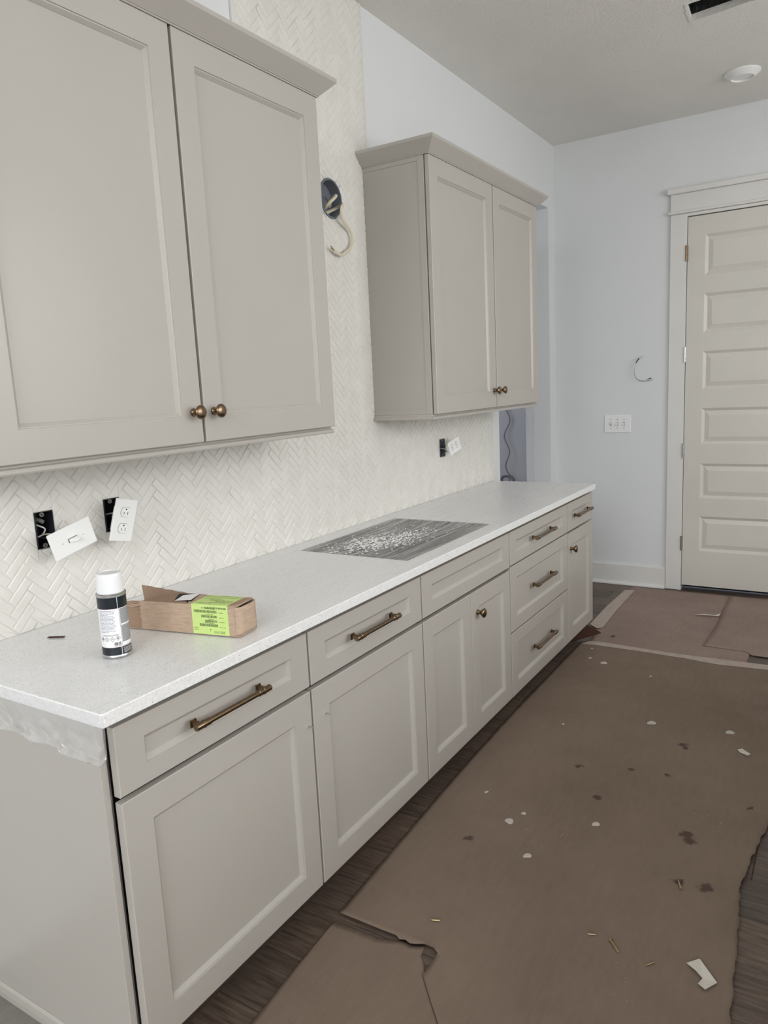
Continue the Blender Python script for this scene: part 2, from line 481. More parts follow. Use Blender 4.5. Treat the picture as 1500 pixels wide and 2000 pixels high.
for i in range(4):
    p0 = Vector((*VH[i], 0)); p1 = Vector((*VH[(i + 1) % 4], 0)); n_ = 14
    cen = Vector((1.284, 3.022, 0))
    for k in range(n_):
        u0, u1 = k / n_, (k + 1) / n_
        A = p0.lerp(p1, u0); B = p0.lerp(p1, u1)
        wout = 0.006 + 0.006 * rag.random(); win = 0.002 + 0.004 * rag.random()
        dA = (A - cen).normalized(); dB = (B - cen).normalized()
        prism(bm, [A + dA * wout + Vector((0, 0, ZC - .003)), B + dB * wout + Vector((0, 0, ZC - .003)), B - dB * win + Vector((0, 0, ZC - .003)), A - dA * win + Vector((0, 0, ZC - .003))], (0, 0, 1), 0.0028)
obj('cut_edge', bm, M['drywall'], t)

# recessed ceiling light, switched off
t = thing('ceiling_light', 'round white disc ceiling light, switched off', 'light', (1.268, 3.955, ZC - .03))
bm = BM()
lathe(bm, [(.092, 0.030), (.092, .024), (.085, .018), (.064, .003), (.060, .0), (.058, .004), (.058, .012)], (1.268, 3.955, ZC - .0305), (0, 0, 1), 40, cap=False)
obj('trim_ring', bm, M['plastic'], t, 40)
bm = BM()
lathe(bm, [(.0001, .006), (.03, .0063), (.057, .008), (.057, .014)], (1.268, 3.955, ZC - .0305), (0, 0, 1), 40, cap=False)
obj('lens', bm, M['plastic'], t, 40)

# floor slab, then the planks that can be seen
bm = BM(); box(bm, -1.8, XR, YR, 5.0, -0.06, -0.006)
fl = struct('floor', bm, M['wood'])
pw, plen = 0.182, 1.22
cache = {}
rp = random.Random(5)
y = -0.255
row = 0
while y < YB - .01:
    y1 = min(y + pw, YB)
    x = 0.02 - rp.random() * plen
    while x < 2.4:
        a, b_ = max(x, 0.02), min(x + plen, 2.6)
        if b_ - a > 0.05:
            L_ = round(b_ - a, 4); W_ = round(y1 - y, 4)
            if (L_, W_) not in cache:
                bm = BM(); box(bm, .0008, L_ - .0008, .0008, W_ - .0008, -.0058, 0, .0012)
                me = bpy.data.meshes.new('plank'); bmesh.ops.recalc_face_normals(bm, faces=bm.faces); bm.to_mesh(me); bm.free(); me.materials.append(M['wood'])
                cache[(L_, W_)] = me
            o = bpy.data.objects.new('plank', cache[(L_, W_)]); C.objects.link(o); o.location = (a, y, 0); o.parent = fl
        x += plen
    y += pw; row += 1

# pantry room seen through the opening in the left wall
bm = BM(); box(bm, -1.72, -0.13, 4.9, 5.0, 0, 2.9); struct('wall_pantry_back', bm, M['pantry'])
bm = BM()
for (a, b_, c, d) in rect_holes(3.12, 5.0, 0, 2.9, [(3.5, 4.5, 1.2, 2.3)]): box(bm, -1.8, -1.72, a, b_, c, d)  # unseen opening added to let the pantry fill lamp in
struct('wall_pantry_side', bm, M['pantry'])
bm = BM(); box(bm, -1.72, -0.13, 3.12, 3.2, 0, 2.9); struct('wall_pantry_front', bm, M['pantry'])
bm = BM(); box(bm, -1.8, -0.13, 3.12, 5.0, 2.9, 2.95); struct('ceiling_pantry', bm, M['ceiling'])
bm = BM(); box(bm, -0.19, -0.131, 4.395, 4.9, 0, 2.9); struct('wall_pantry_return', bm, M['pantry'])

# baseboard, shoe mould
bm = BM(); box(bm, 0.001, 0.795, YB - .016, YB - .0005, 0.0015, 0.149, .003); bsb = struct('baseboard_back', bm, M['trim'])
bm = BM(); prism(bm, [(0.001, YB - .0165, .0015), (0.001, YB - .035, .0015), (0.001, YB - .034, .01), (0.001, YB - .027, .019), (.001, YB - .0165, .022)], (1, 0, 0), 0.794); obj('shoe_mould', bm, M['trim'], bsb)

# door casing
CX0 = 0.797
bm = BM(); box(bm, CX0, DX0 - .012, YB - .02, YB - .0005, 0.0015, 2.53, .002)
cas = struct('trim_1', bm, M['trim'])
bm = BM(); box(bm, DX1 + .012, DX1 + .12, YB - .02, YB - .0005, 0.0015, 2.53, .002); obj('casing_leg', bm, M['trim'], cas)
bm = BM(); box(bm, CX0 - .014, DX1 + .134, YB - .034, YB - .0005, 2.531, 2.549, .006, 2); obj('fillet_bead', bm, M['trim'], cas)
bm = BM(); box(bm, CX0, DX1 + .12, YB - .022, YB - .0005, 2.5495, 2.655, .001); obj('head_board', bm, M['trim'], cas)
bm = BM(); box(bm, CX0 - .02, DX1 + .14, YB - .042, YB - .0005, 2.6555, 2.69, .003); obj('cap_mould', bm, M['trim'], cas)
bm = BM(); box(bm, DX0 - .019, DX0 - .004, YB - .0195, YB + .125, 0.0015, 2.511); box(bm, DX1 + .004, DX1 + .019, YB - .0195, YB + .125, 0.0015, 2.511); box(bm, DX0 - .019, DX1 + .019, YB - .0195, YB + .125, 2.511, 2.5295)
obj('jamb', bm, M['trim'], cas)
bm = BM(); box(bm, DX0 - .003, DX1 + .003, YB + .09, YB + .12, 0.0015, 2.51); obj('dark_backing', bm, M['dark'], cas)

# six-panel door with raised fields
PZ = [(2.385, 2.13), (2.015, 1.765), (1.645, 1.395), (1.271, 1.03), (.898, .66), (.534, .29)]
PX = (1.012, 1.628)
yf = YB - .012
door = None
bm = BM()
for (a, b_, c, d) in rect_holes(DX0, DX1, 0.04, DZT, [(PX[0], PX[1], z1, z0) for z0, z1 in PZ]): box(bm, a, b_, yf, yf + .035, c, d)
bmesh.ops.remove_doubles(bm, verts=bm.verts, dist=1e-5)
door = struct('door_1', bm, M['door'])
for z0, z1 in PZ:
    bm = BM()
    # sunk sticking, cove and raised field
    def ring(i, dy): return [bm.verts.new(p) for p in ((PX[0] + i, yf + dy, z1 + i), (PX[1] - i, yf + dy, z1 + i), (PX[1] - i, yf + dy, z0 - i), (PX[0] + i, yf + dy, z0 - i))]
    rs = [ring(-.0005, .0), ring(.017, .011), ring(.02, .0115), ring(.045, .0045), ring(.048, .0035)]
    for p, q in zip(rs[:-1], rs[1:]):
        for i in range(4): bm.faces.new((p[i], p[(i + 1) % 4], q[(i + 1) % 4], q[i]))
    bm.faces.new(rs[-1])
    obj('panel', bm, M['door'], door)
for z in (2.28, 1.63, .985, .34):
    bm = BM()
    lathe(bm, [(.0065, 0), (.0065, .1)], (DX0 - .004, YB - .024, z - .05), (0, 0, 1), 12)
    box(bm, DX0 - .012, DX0 - .004, YB - .0225, YB - .0205, z - .05, z + .05)
    box(bm, DX0 - .004, DX0 + .004, YB - .0165, YB - .0125, z - .05, z + .05)
    obj('hinge', bm, M['bronze'] if z > 2 else M['silver'], door, 40)

# ------------------------------------------------------------------ herringbone backsplash
REG = [(-0.03, 3.33, 0.9148, 1.41), (1.242, 2.052, 1.41, ZC - .001)]
t = None
bm = BM()
for (a, b_, c, d) in rect_holes(REG[0][0], REG[0][1], REG[0][2], REG[0][3], [BOX1, BOX2, BOX3]): box(bm, 0.0005, .0078, a, b_, c, d)
for (a, b_, c, d) in rect_holes(*REG[1], [RNDH]): box(bm, 0.0005, .0078, a, b_, c, d)
bmesh.ops.remove_doubles(bm, verts=bm.verts, dist=1e-5)
splash = one('backsplash', bm, M['grout'], 'cream white herringbone tile backsplash running up the wall between the upper cabinets', 'backsplash', loc=(0, 1.2, .9148))
TW = 0.0264; S2 = math.sqrt(.5)
OY, OZ = 0.2035, 1.1015
def uv2yz(u, v): return ((u - v) * S2 * TW + OY, (u + v) * S2 * TW + OZ)
def clip(poly, f):
    out = []
    for i in range(len(poly)):
        p, q = poly[i], poly[(i + 1) % len(poly)]
        a, b_ = f(p), f(q)
        if a >= 0: out.append(p)
        if (a >= 0) != (b_ >= 0):
            s = a / (a - b_); out.append((p[0] + (q[0] - p[0]) * s, p[1] + (q[1] - p[1]) * s))
    return out
def area(p): return 0.5 * sum(p[i][0] * p[(i + 1) % len(p)][1] - p[(i + 1) % len(p)][0] * p[i][1] for i in range(len(p)))
def halfplanes_rect(r): return [lambda p: p[0] - r[0], lambda p: r[1] - p[0], lambda p: p[1] - r[2], lambda p: r[3] - p[1]]
def inside_clip(poly, hp):
    for f in hp:
        poly = clip(poly, f)
        if len(poly) < 3: return []
    return poly
def subtract(poly, hp):
    out = []; cur = poly
    for f in hp:
        o_ = clip(cur, lambda p: -f(p))
        if len(o_) >= 3 and abs(area(o_)) > 4e-6: out.append(o_)
        cur = clip(cur, f)
        if len(cur) < 3: break
    return out
g8 = 0.007
def grow(r): return (r[0] - .001, r[1] + .001, r[2] - .001, r[3] + .001)
HOLES = [halfplanes_rect(grow(r)) for r in (BOX1, BOX2, BOX3)]
HOLES.append([(lambda a: (lambda p: RND[2] - ((p[0] - RND[0]) * math.cos(a) + (p[1] - RND[1]) * math.sin(a))))(2 * math.pi * k / 20) for k in range(20)])
def bbox_hit(poly, r): return min(p[0] for p in poly) < r[1] and max(p[0] for p in poly) > r[0] and min(p[1] for p in poly) < r[3] and max(p[1] for p in poly) > r[2]
HB = [BOX1, BOX2, BOX3, RNDH]
def proj_area(poly):
    pts = []
    for (yy, zz) in poly:
        d = Vector((.01, yy, zz)) - CAM; z = d.dot(F_)
        pts.append((750 + FPX * d.dot(R_) / z, 1000 - FPX * d.dot(U_) / z))
    cx = sum(p[0] for p in pts) / len(pts); cy = sum(p[1] for p in pts) / len(pts)
    vis = 0 < cx < 1500 and 0 < cy < 2000
    # hidden behind the first upper cabinet
    if vis and poly[0][1] > 1.32 and cx < 640 and cy > 180: vis = False
    return abs(area(pts)) if vis else 0.0
pieces = []
gi = 0.035   # half joint, in tile widths
for s_ in range(-60, 61):
    for k in range(-100, 101):
        for kind_ in (0, 1):
            ou, ov = k + 3 * s_, k - 3 * s_
            if kind_ == 0: q = [(ou + gi, ov + gi), (ou + 3 - gi, ov + gi), (ou + 3 - gi, ov + 1 - gi), (ou + gi, ov + 1 - gi)]
            else: q = [(ou + 3 + gi, ov - 2 + gi), (ou + 4 - gi, ov - 2 + gi), (ou + 4 - gi, ov + 1 - gi), (ou + 3 + gi, ov + 1 - gi)]
            poly = [uv2yz(*p) for p in q]
            if not any(bbox_hit(poly, r) for r in REG): continue
            cl_ = [inside_clip(poly, halfplanes_rect(r)) for r in REG]
            cl_ = [c_ for c_ in cl_ if len(c_) >= 3 and abs(area(c_)) >= 6e-6]
            if len(cl_) == 2 and abs(sum(abs(area(c_)) for c_ in cl_) - abs(area(poly))) < 1e-7: cl_ = [poly]
            for pl in cl_:
                full = abs(abs(area(pl)) - abs(area(poly))) < 1e-8
                parts = [pl]
                for hb, hp in zip(HB, HOLES):
                    np_ = []
                    for pp in parts:
                        if bbox_hit(pp, hb):
                            sb = subtract(pp, hp)
                            if inside_clip(pp, hp) and len(inside_clip(pp, hp)) >= 3: full = False; np_ += sb
                            else: np_.append(pp)
                        else: np_.append(pp)
                    parts = np_
                for pp in parts:
                    pieces.append((proj_area(pp), kind_, full, pp))
pieces.sort(key=lambda x: -x[0])
def tile_geo(bm, poly, ox=0, oy=0, oz=0):
    cy = sum(p[0] for p in poly) / len(poly); cz = sum(p[1] for p in poly) / len(poly)
    if area(poly) < 0: poly = poly[::-1]
    n_ = len(poly)
    def inset(d):
        out = []
        for i in range(n_):
            p0, p1, p2 = Vector(poly[i - 1]), Vector(poly[i]), Vector(poly[(i + 1) % n_])
            e1 = (p1 - p0); e2 = (p2 - p1)
            if e1.length < 1e-7 or e2.length < 1e-7: out.append(p1); continue
            e1.normalize(); e2.normalize()
            n1 = Vector((-e1.y, e1.x)); n2 = Vector((-e2.y, e2.x))
            mN = n1 + n2
            if mN.length < 1e-6: out.append(p1); continue
            mN.normalize(); c = max(.5, mN.dot(n1))
            out.append(p1 + mN * (d / c))
        return out
    tight = min((Vector(poly[i]) - Vector(poly[(i + 1) % n_])).length for i in range(n_)) < .008
    lv = [(0, .0076), (.0003, .0084), (.0012, .0095), (.0030, .0102)] if not tight else [(0, .0076), (0, .0086), (.0008, .0098)]
    rings = []
    for d, x in lv:
        pp = inset(d) if d else [Vector(p) for p in poly]
        rings.append([bm.verts.new((x - ox, p.x - oy, p.y - oz)) for p in pp])
    for a, b_ in zip(rings[:-1], rings[1:]):
        for i in range(n_): bm.faces.new((a[i], a[(i + 1) % n_], b_[(i + 1) % n_], b_[i]))
    bm.faces.new(rings[-1])
tile_cache = {}
rest = BM()
for i, (ar, kind_, full, poly) in enumerate(pieces):
    if i < 300 and ar > 0:
        cy, cz = poly[0]
        if full and kind_ in tile_cache: me = tile_cache[kind_]
        else:
            bm = BM(); tile_geo(bm, poly, 0, cy, cz); bmesh.ops.recalc_face_normals(bm, faces=bm.faces)
            me = bpy.data.meshes.new('tile'); bm.to_mesh(me); bm.free(); me.materials.append(M['tile'])
            if full: tile_cache[kind_] = me
        o = bpy.data.objects.new('tile', me); C.objects.link(o); o.location = (0, cy - 1.2, cz - .9148)
        o.rotation_euler = ((random.random() - .5) * .0, (random.random() - .5) * .03, (random.random() - .5) * .03)
        o.parent = splash
    else:
        tile_geo(rest, poly)
tag(obj('tile_field', rest, M['tile'], splash), kind='stuff')
# slim metal edge where the tile meets the painted wall
bm = BM(); box(bm, .0005, .0108, 1.232, 1.2415, 1.41, ZC - .001, .001); obj('edge_strip', bm, M['trim'], splash)
bm = BM(); box(bm, .0005, .0108, 3.3305, 3.339, .9148, 1.40, .001); obj('edge_strip', bm, M['trim'], splash)

# ------------------------------------------------------------------ cabinets
def front(name, parent, xf, y0, y1, z0, z1, st, rl, th=0.02, label=None):
    """shaker front: frame with a stepped, bevelled inner edge, and a sunk panel as a sub-part"""
    bm = BM()
    def ring(i, j, dx): return [bm.verts.new(p) for p in ((xf + dx, y0 + i, z0 + j), (xf + dx, y1 - i, z0 + j), (xf + dx, y1 - i, z1 - j), (xf + dx, y0 + i, z1 - j))]
    e = .0018
    rs = [ring(0, 0, -th), ring(0, 0, -e), ring(e, e, 0), ring(st, rl, 0), ring(st + .0008, rl + .0008, -.0032), ring(st + .0035, rl + .0035, -.0038), ring(st + .0120, rl + .0120, -.0118), ring(st + .0125, rl + .0125, -.0135)]
    for p, q in zip(rs[:-1], rs[1:]):
        for i in range(4): bm.faces.new((p[i], p[(i + 1) % 4], q[(i + 1) % 4], q[i]))
    rb = ring(st + .0125, rl + .0125, -th)
    for p, q in ((rs[-1], rb), (rb, rs[0])):
        for i in range(4): bm.faces.new((p[i], p[(i + 1) % 4], q[(i + 1) % 4], q[i]))
    o = obj(name, bm, M['cab'], parent)
    bm = BM(); box(bm, xf - .0185, xf - .0128, y0 + st + .0122, y1 - st - .0122, z0 + rl + .0122, z1 - rl - .0122); obj('panel', bm, M['cab'], o)
    return o

def pull(parent, xf, yc, z, L_):
    bm = BM(); xb = xf + .027; r = .0070
    n_ = L_ / 2
    lathe(bm, [(.0078, -n_), (.0086, -n_ + .0015), (.0086, -n_ + .022), (.0094, -n_ + .0225), (.0094, -n_ + .026), (.0086, -n_ + .0265), (.0086, -n_ + .042), (r, -n_ + .043),
               (r, n_ - .043), (.0086, n_ - .042), (.0086, n_ - .0265), (.0094, n_ - .026), (.0094, n_ - .0225), (.0086, n_ - .022), (.0086, n_ - .0015), (.0078, n_)], (xb, yc, z), (0, 1, 0), 16)
    for s in (-1, 1):
        yy = yc + s * (n_ - .016)
        box(bm, xf + .0005, xb, yy - .006, yy + .006, z - .006, z + .006, .0015)
        box(bm, xf + .0003, xf + .004, yy - .0095, yy + .0095, z - .0095, z + .0095, .001)
    return obj('pull_handle', bm, M['bronze'], parent, 35)

def knob(parent, xf, y, z):
    bm = BM()
    lathe(bm, [(.0108, .0002), (.0112, .003), (.0084, .0045), (.0070, .010), (.0070, .013), (.0100, .017), (.0165, .0245), (.0192, .0280), (.0194, .0300), (.0178, .0328), (.0138, .0352), (.0070, .0368), (.0005, .0372)], (xf, y, z), (1, 0, 0), 28)
    return obj('knob', bm, M['bronze'], parent, 50)

def screw(parent, xf, y, z):
    bm = BM(); lathe(bm, [(.0022, 0), (.0022, .014), (.0004, .02)], (xf, y, z), (1, -.12, -.05), 10)
    return obj('screw', bm, M['silver'], parent, 40)

XF = .632; XBX = .604
ZT, ZG1, ZG2, ZB = .868, .7155, .702, .1125
Ys = [0.0, .637, 1.2725, 2.058, 2.8448, 3.2936]
def carcass(t, y0, y1, open_top=False):
    bm = BM()
    box(bm, 0.001, XBX - .02, y0 + .0008, y0 + .018, .1016, .8835); box(bm, 0.001, XBX - .02, y1 - .018, y1 - .0008, .102, .8835)
    box(bm, .001, XBX - .004, y0 + .0008, y1 - .0008, .0905, .1015); box(bm, .001, .012, y0 + .018, y1 - .018, .12, .8835)
    box(bm, XBX - .045, XBX - .025, y0 + .018, y1 - .018, .855, .8835)
    obj('body', bm, M['cab'], t)
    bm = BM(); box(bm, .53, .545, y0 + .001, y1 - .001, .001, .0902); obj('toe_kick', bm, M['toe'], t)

r_ = .004
base_grp = 'greige base cabinets under the white counter'
# A, B : drawer over door
for i, (nm, scr) in enumerate((('near-end greige base cabinet with exposed side panel, drawer above a wide door', (.616, .607)), ('second greige base cabinet from the near end, one drawer above a wide door', (.697, .612)))):
    y0, y1 = Ys[i], Ys[i + 1]
    t = thing('base_cabinet', nm, 'cabinet', (.3, (y0 + y1) / 2, 0), base_grp)
    carcass(t, y0, y1)
    d = front('drawer', t, XF, y0 + r_, y1 - r_, ZG1, ZT, .071, .046)
    pull(d, XF, (y0 + y1) / 2, .792, .25)
    d = front('door', t, XF, y0 + r_, y1 - r_, ZB, ZG2, .073, .068)
    screw(d, XF, *scr)
    if i == 0:
        bm = BM(); box(bm, .001, .606, -.018, -.0005, .0015, .8835, .001); obj('end_panel', bm, M['cab'], t)
        bm = BM(); prism(bm, [(.001, -.0185, .0455), (.001, -.027, .0455), (.001, -.0265, .060), (.001, -.024, .074), (.001, -.0185, .080)], (1, 0, 0), .59); obj('shoe_mould', bm, M['cab'], t)
# sink base
y0, y1 = Ys[2], Ys[3]; ym = 1.661
t = thing('sink_cabinet', 'greige sink base cabinet with a blank top panel and two doors, one knob', 'cabinet', (.3, (y0 + y1) / 2, 0), base_grp)
carcass(t, y0, y1)
front('false_drawer_front', t, XF, y0 + r_, y1 - r_, ZG1, ZT, .071, .046)
front('door', t, XF, y0 + r_, ym - .0018, ZB, ZG2, .068, .068)
d = front('door', t, XF, ym + .0018, y1 - r_, ZB, ZG2, .068, .068); knob(d, XF, ym + .055, .613)
# three drawers
y0, y1 = Ys[3], Ys[4]
t = thing('drawer_cabinet', 'greige base cabinet with three stacked drawers and three bronze pulls', 'cabinet', (.3, (y0 + y1) / 2, 0), base_grp)
carcass(t, y0, y1)
for (z0, z1) in ((ZG1 + .004, ZT), (.416, .7125), (ZB, .409)):
    d = front('drawer', t, XF, y0 + r_, y1 - r_, z0, z1, .071, .046 if z1 > .8 else .058); pull(d, XF, (y0 + y1) / 2, (z0 + z1) / 2 - (.0 if z1 > .8 else -.005), .27)
# narrow far cabinet
y0, y1 = Ys[4], Ys[5]
t = thing('base_cabinet', 'narrow greige base cabinet at the far end, drawer above one door with knob', 'cabinet', (.3, (y0 + y1) / 2, 0), base_grp)
carcass(t, y0, y1)
d = front('drawer', t, XF, y0 + r_, y1 - r_, ZG1 + .004, ZT, .071, .046); pull(d, XF, (y0 + y1) / 2, .792, .26)
d = front('door', t, XF, y0 + r_, y1 - r_, ZB, ZG2 + .007, .071, .068); knob(d, XF, y0 + .047, .622)

# worktop with the sink cut-out
HS = (.09, .57, 1.292, 2.010)
bm = BM()
XC, YN, YE, ZT1, ZT0 = .648, -.030, 3.302, .9145, .8845
o4 = [(.0008, YN), (.0008, YE), (XC, YE), (XC, YN)]; h4 = [(HS[0], HS[2]), (HS[0], HS[3]), (HS[1], HS[3]), (HS[1], HS[2])]
def rnd(pts, rad, which):
    out = []
    for i, p in enumerate(pts):
        if i in which:
            a, b_ = Vector(pts[i - 1]), Vector(pts[(i + 1) % 4]); P = Vector(p)
            d1, d2 = (a - P).normalized(), (b_ - P).normalized()
            cc = P + (d1 + d2) * rad
            for k in range(5):
                th = math.radians(90) * k / 4
                out.append(tuple(cc - d2 * rad * math.cos(th) - d1 * rad * math.sin(th)))
        else: out.append(p)
    return out
def loopgeo(z, c): return [bm.verts.new((x, y, z)) for x, y in c]
oc = rnd(o4, .012, (2, 3))
def shrink(c, d): return [(min(max(x, .0008), XC - d) if x > .1 else x, min(max(y, YN + d), YE - d)) for x, y in c]
L0, L1, L2, L3 = loopgeo(ZT0, shrink(oc, .002)), loopgeo(ZT0 + .002, oc), loopgeo(ZT1 - .002, oc), loopgeo(ZT1, shrink(oc, .002))
for p, q in ((L0, L1), (L1, L2), (L2, L3)):
    for i in range(len(p)): bm.faces.new((p[i], p[(i + 1) % len(p)], q[(i + 1) % len(p)], q[i]))
ht, hb = loopgeo(ZT1, h4), loopgeo(ZT0, h4)
for i in range(4): bm.faces.new((ht[i], ht[(i + 1) % 4], hb[(i + 1) % 4], hb[i]))
for Lp, hp in ((L3, ht), (L0, hb)):
    # corners: index groups of the outer loop
    g = [[0], [1], list(range(2, 7)), list(range(7, 12))]
    for i in range(4):
        j = (i + 1) % 4
        bm.faces.new((Lp[g[i][-1]], Lp[g[j][0]], hp[j], hp[i]))
        for a, b_ in zip(g[i][:-1], g[i][1:]): bm.faces.new((Lp[a], Lp[b_], hp[i]))
one('worktop', bm, M['quartz'], 'long white flecked quartz worktop over the base cabinets with a sink cut-out', 'worktop', loc=(.32, 1.6, ZT0))

# sink bowl under the cut-out
bm = BM()
def sring(i, z, r=.05): return [bm.verts.new((x, y, z)) for x, y in ((HS[0] - .012 + i, HS[2] - .012 + i), (HS[0] - .012 + i, HS[3] + .012 - i), (HS[1] + .012 - i, HS[3] + .012 - i), (HS[1] + .012 - i, HS[2] - .012 + i))]
rs = [sring(.0135, .9120), sring(.0155, .9122), sring(.0165, .9110), sring(.030, .70), sring(.055, .685), sring(.056, .684)]
for p, q in zip(rs[:-1], rs[1:]):
    for i in range(4): bm.faces.new((p[i], p[(i + 1) % 4], q[(i + 1) % 4], q[i]))
bm.faces.new(rs[-1])
snk = one('sink', bm, M['sink'], 'undermount steel sink bowl below the worktop cut-out under streaky film', 'sink')
thick(snk, .0012, 0)
bm = BM(); lathe(bm, [(.045, .6865), (.045, .689), (.03, .6885), (.028, .687), (.001, .687)], (.28, 1.65, 0), (0, 0, 1), 24); obj('drain', bm, M['silver'], snk, 40)

# ------------------------------------------------------------------ upper cabinets
XU = .336; XUB = .3105
def sweep(bm, path, prof):
    """mitred moulding: path of (x, y) corners with outward normals, prof of (outset, z)"""
    rings = []
    for (x, y), (nx, ny) in path:
        rings.append([bm.verts.new((x + nx * o_, y + ny * o_, z)) for o_, z in prof])
    k = len(prof)
    for a, b_ in zip(rings[:-1], rings[1:]):
        for i in range(k): bm.faces.new((a[i], a[(i + 1) % k], b_[(i + 1) % k], b_[i]))
    bm.faces.new(rings[0]); bm.faces.new(rings[-1][::-1])
def upper(y0, ym, y1, zb, zt, label, far_knobs):
    t = thing('upper_cabinet', label, 'cabinet', (.16, (y0 + y1) / 2, zb - .025), 'greige upper cabinets')
    bm = BM()
    box(bm, .011, XUB - .02, y0 + .003, y1 - .003, zb + .004, zt + .03)
    box(bm, XUB - .028, XUB, y0, y1, zb + .0005, zt + .03, .0008)
    box(bm, .011, XUB - .028, y0, y0 + .004, zb + .0005, zb + .022)
    box(bm, .011, XUB - .028, y0, y0 + .004, zt - .012, zt + .03)
    obj('body', bm, M['cab'], t)
    for (a, b_, kn) in ((y0 + .003, ym - .005, ym - .037), (ym + .005, y1 - .003, ym + .040)):
        d = front('door', t, XU, a, b_, zb, zt + .006, .072, .074); knob(d, XU, kn, zb + .083)
    bm = BM()
    path = [((.011, y0), (0, -1)), ((XU - .002, y0), (1, -1)), ((XU - .002, y1), (1, 1)), ((.011, y1), (0, 1))]
    zc = zt
    prof = [(.0, zc + .0065), (.0045, zc + .0065), (.0045, zc + .010), (.007, zc + .0105), (.049, zc + .0515), (.0505, zc + .053), (.0505, zc + .065), (0, zc + .065)]
    sweep(bm, path, prof); obj('crown_moulding', bm, M['cab'], t)
    bm = BM(); box(bm, .011, XU, y0 + .002, y1 - .002, zc + .0305, zc + .062); obj('crown_filler', bm, M['cab'], t)
    bm = BM()
    path = [((.011, y0), (0, -1)), ((XUB, y0), (1, -1)), ((XUB, y1), (1, 1)), ((.011, y1), (0, 1))]
    prof = [(-.016, zb - .024), (.008, zb - .024), (.010, zb - .020), (.008, zb - .012), (.003, zb - .008), (.002, zb), (-.016, zb)]
    sweep(bm, path, prof); obj('light_rail', bm, M['cab'], t)
    return t
upper(-.004, .617, 1.2405, 1.389, 2.445, 'large greige two-door upper cabinet nearest the viewer, cropped by the left edge', False)
upper(2.0005, 2.650, 3.253, 1.3875, 2.445, 'greige two-door upper cabinet farther away, its side panel and full crown in view', True)

# unseen island added right of the frame to shade the lower cabinet fronts
t = thing('shading_island', 'unseen greige island added across the aisle to shade the lower fronts', 'island', (2.7, 1.25, 0))
bm = BM(); box(bm, 2.25, 3.15, -.35, 2.85, .10, .884); obj('body', bm, M['cab'], t)
bm = BM(); box(bm, 2.32, 3.08, -.28, 2.78, .001, .0998); obj('toe_kick', bm, M['toe'], t)
bm = BM(); box(bm, 2.2, 3.2, -.4, 2.9, .8845, .9145, .003); obj('island_top', bm, M['quartz'], t)

# ------------------------------------------------------------------ electrical boxes, plates, cables
def plate_matrix(c, a, b_, g): return Matrix.Translation(c) @ Matrix.Rotation(a, 4, 'Z') @ Matrix.Rotation(b_, 4, 'Y') @ Matrix.Rotation(g, 4, 'X')
def eb(name, r, label, mat, n):
    t = thing(name, label, 'electrical box', (.002, (r[0] + r[1]) / 2, r[2]), 'open wall boxes in the backsplash')
    y0, y1, z0, z1 = r; w_ = .002
    bm = BM()
    box(bm, -.06, .0115, y0 + .0005, y0 + w_, z0 + .0005, z1 - .0005); box(bm, -.06, .0115, y1 - w_, y1 - .0005, z0 + .0005, z1 - .0005)
    box(bm, -.06, .0115, y0 + w_, y1 - w_, z0 + .0005, z0 + w_); box(bm, -.06, .0115, y0 + w_, y1 - w_, z1 - w_, z1 - .0005)
    box(bm, -.062, -.06, y0 + .0005, y1 - .0005, z0 + .0005, z1 - .0005)
    obj('box_shell', bm, mat, t)
    for zz in (z0 + .008, z1 - .008):
        bm = BM(); ym_ = (y0 + y1) / 2 - .006
        lathe(bm, [(.0022, 0), (.0065, 0), (.0065, .003), (.0022, .003), (.0022, 0)], (.009, ym_, zz), (1, 0, 0), 14, cap=False); obj('screw_ear', bm, M['slotgrey'], t, 40)
    return t
t = eb('outlet_box', BOX1, 'open black wall box left of the loose toggle switch', M['blackbox'], 1)
y_, z_ = BOX1[0], BOX1[2]
for pts, mt, r in (([(-.055, y_ + .012, z_ + .085), (-.01, y_ + .02, z_ + .078), (.0, y_ + .032, z_ + .07)], 'slotgrey', .006), ([(-.05, y_ + .01, z_ + .07), (-.01, y_ + .02, z_ + .062), (-.005, y_ + .036, z_ + .05), (-.01, y_ + .03, z_ + .035), (-.01, y_ + .012, z_ + .03)], 'wire_white', .0022), ([(-.05, y_ + .012, z_ + .03), (-.01, y_ + .014, z_ + .028), (.03, y_ + .03, z_ + .03), (.062, y_ + .03, z_ + .033)], 'wire_black', .0022), ([(-.05, y_ + .03, z_ + .02), (-.0, y_ + .03, z_ + .036), (.04, y_ + .026, z_ + .04), (.066, y_ + .034, z_ + .035)], 'wire_yellow', .0020)):
    bm = BM(); tube(bm, pts, r); obj('wire', bm, M[mt], t, 60)
t = eb('outlet_box', BOX2, 'open black wall box half hidden behind the hanging duplex outlet', M['blackbox'], 2)
y_, z_ = BOX2[0], BOX2[2]
for pts, mt in (([(-.05, y_ + .02, z_ + .05), (.0, y_ + .02, z_ + .045), (.04, y_ + .02, z_ + .045), (.075, y_ + .005, z_ + .045)], 'wire_black'), ([(-.05, y_ + .03, z_ + .04), (.0, y_ + .03, z_ + .052), (.04, y_ + .026, z_ + .05), (.075, y_ + .008, z_ + .042)], 'wire_white')):
    bm = BM(); tube(bm, pts, .0022); obj('wire', bm, M[mt], t, 60)
t = eb('outlet_box', BOX3, 'open dark wall box with bundled wires under the far upper cabinet', M['bluebox'], 3)
y_, z_ = BOX3[0], BOX3[2]
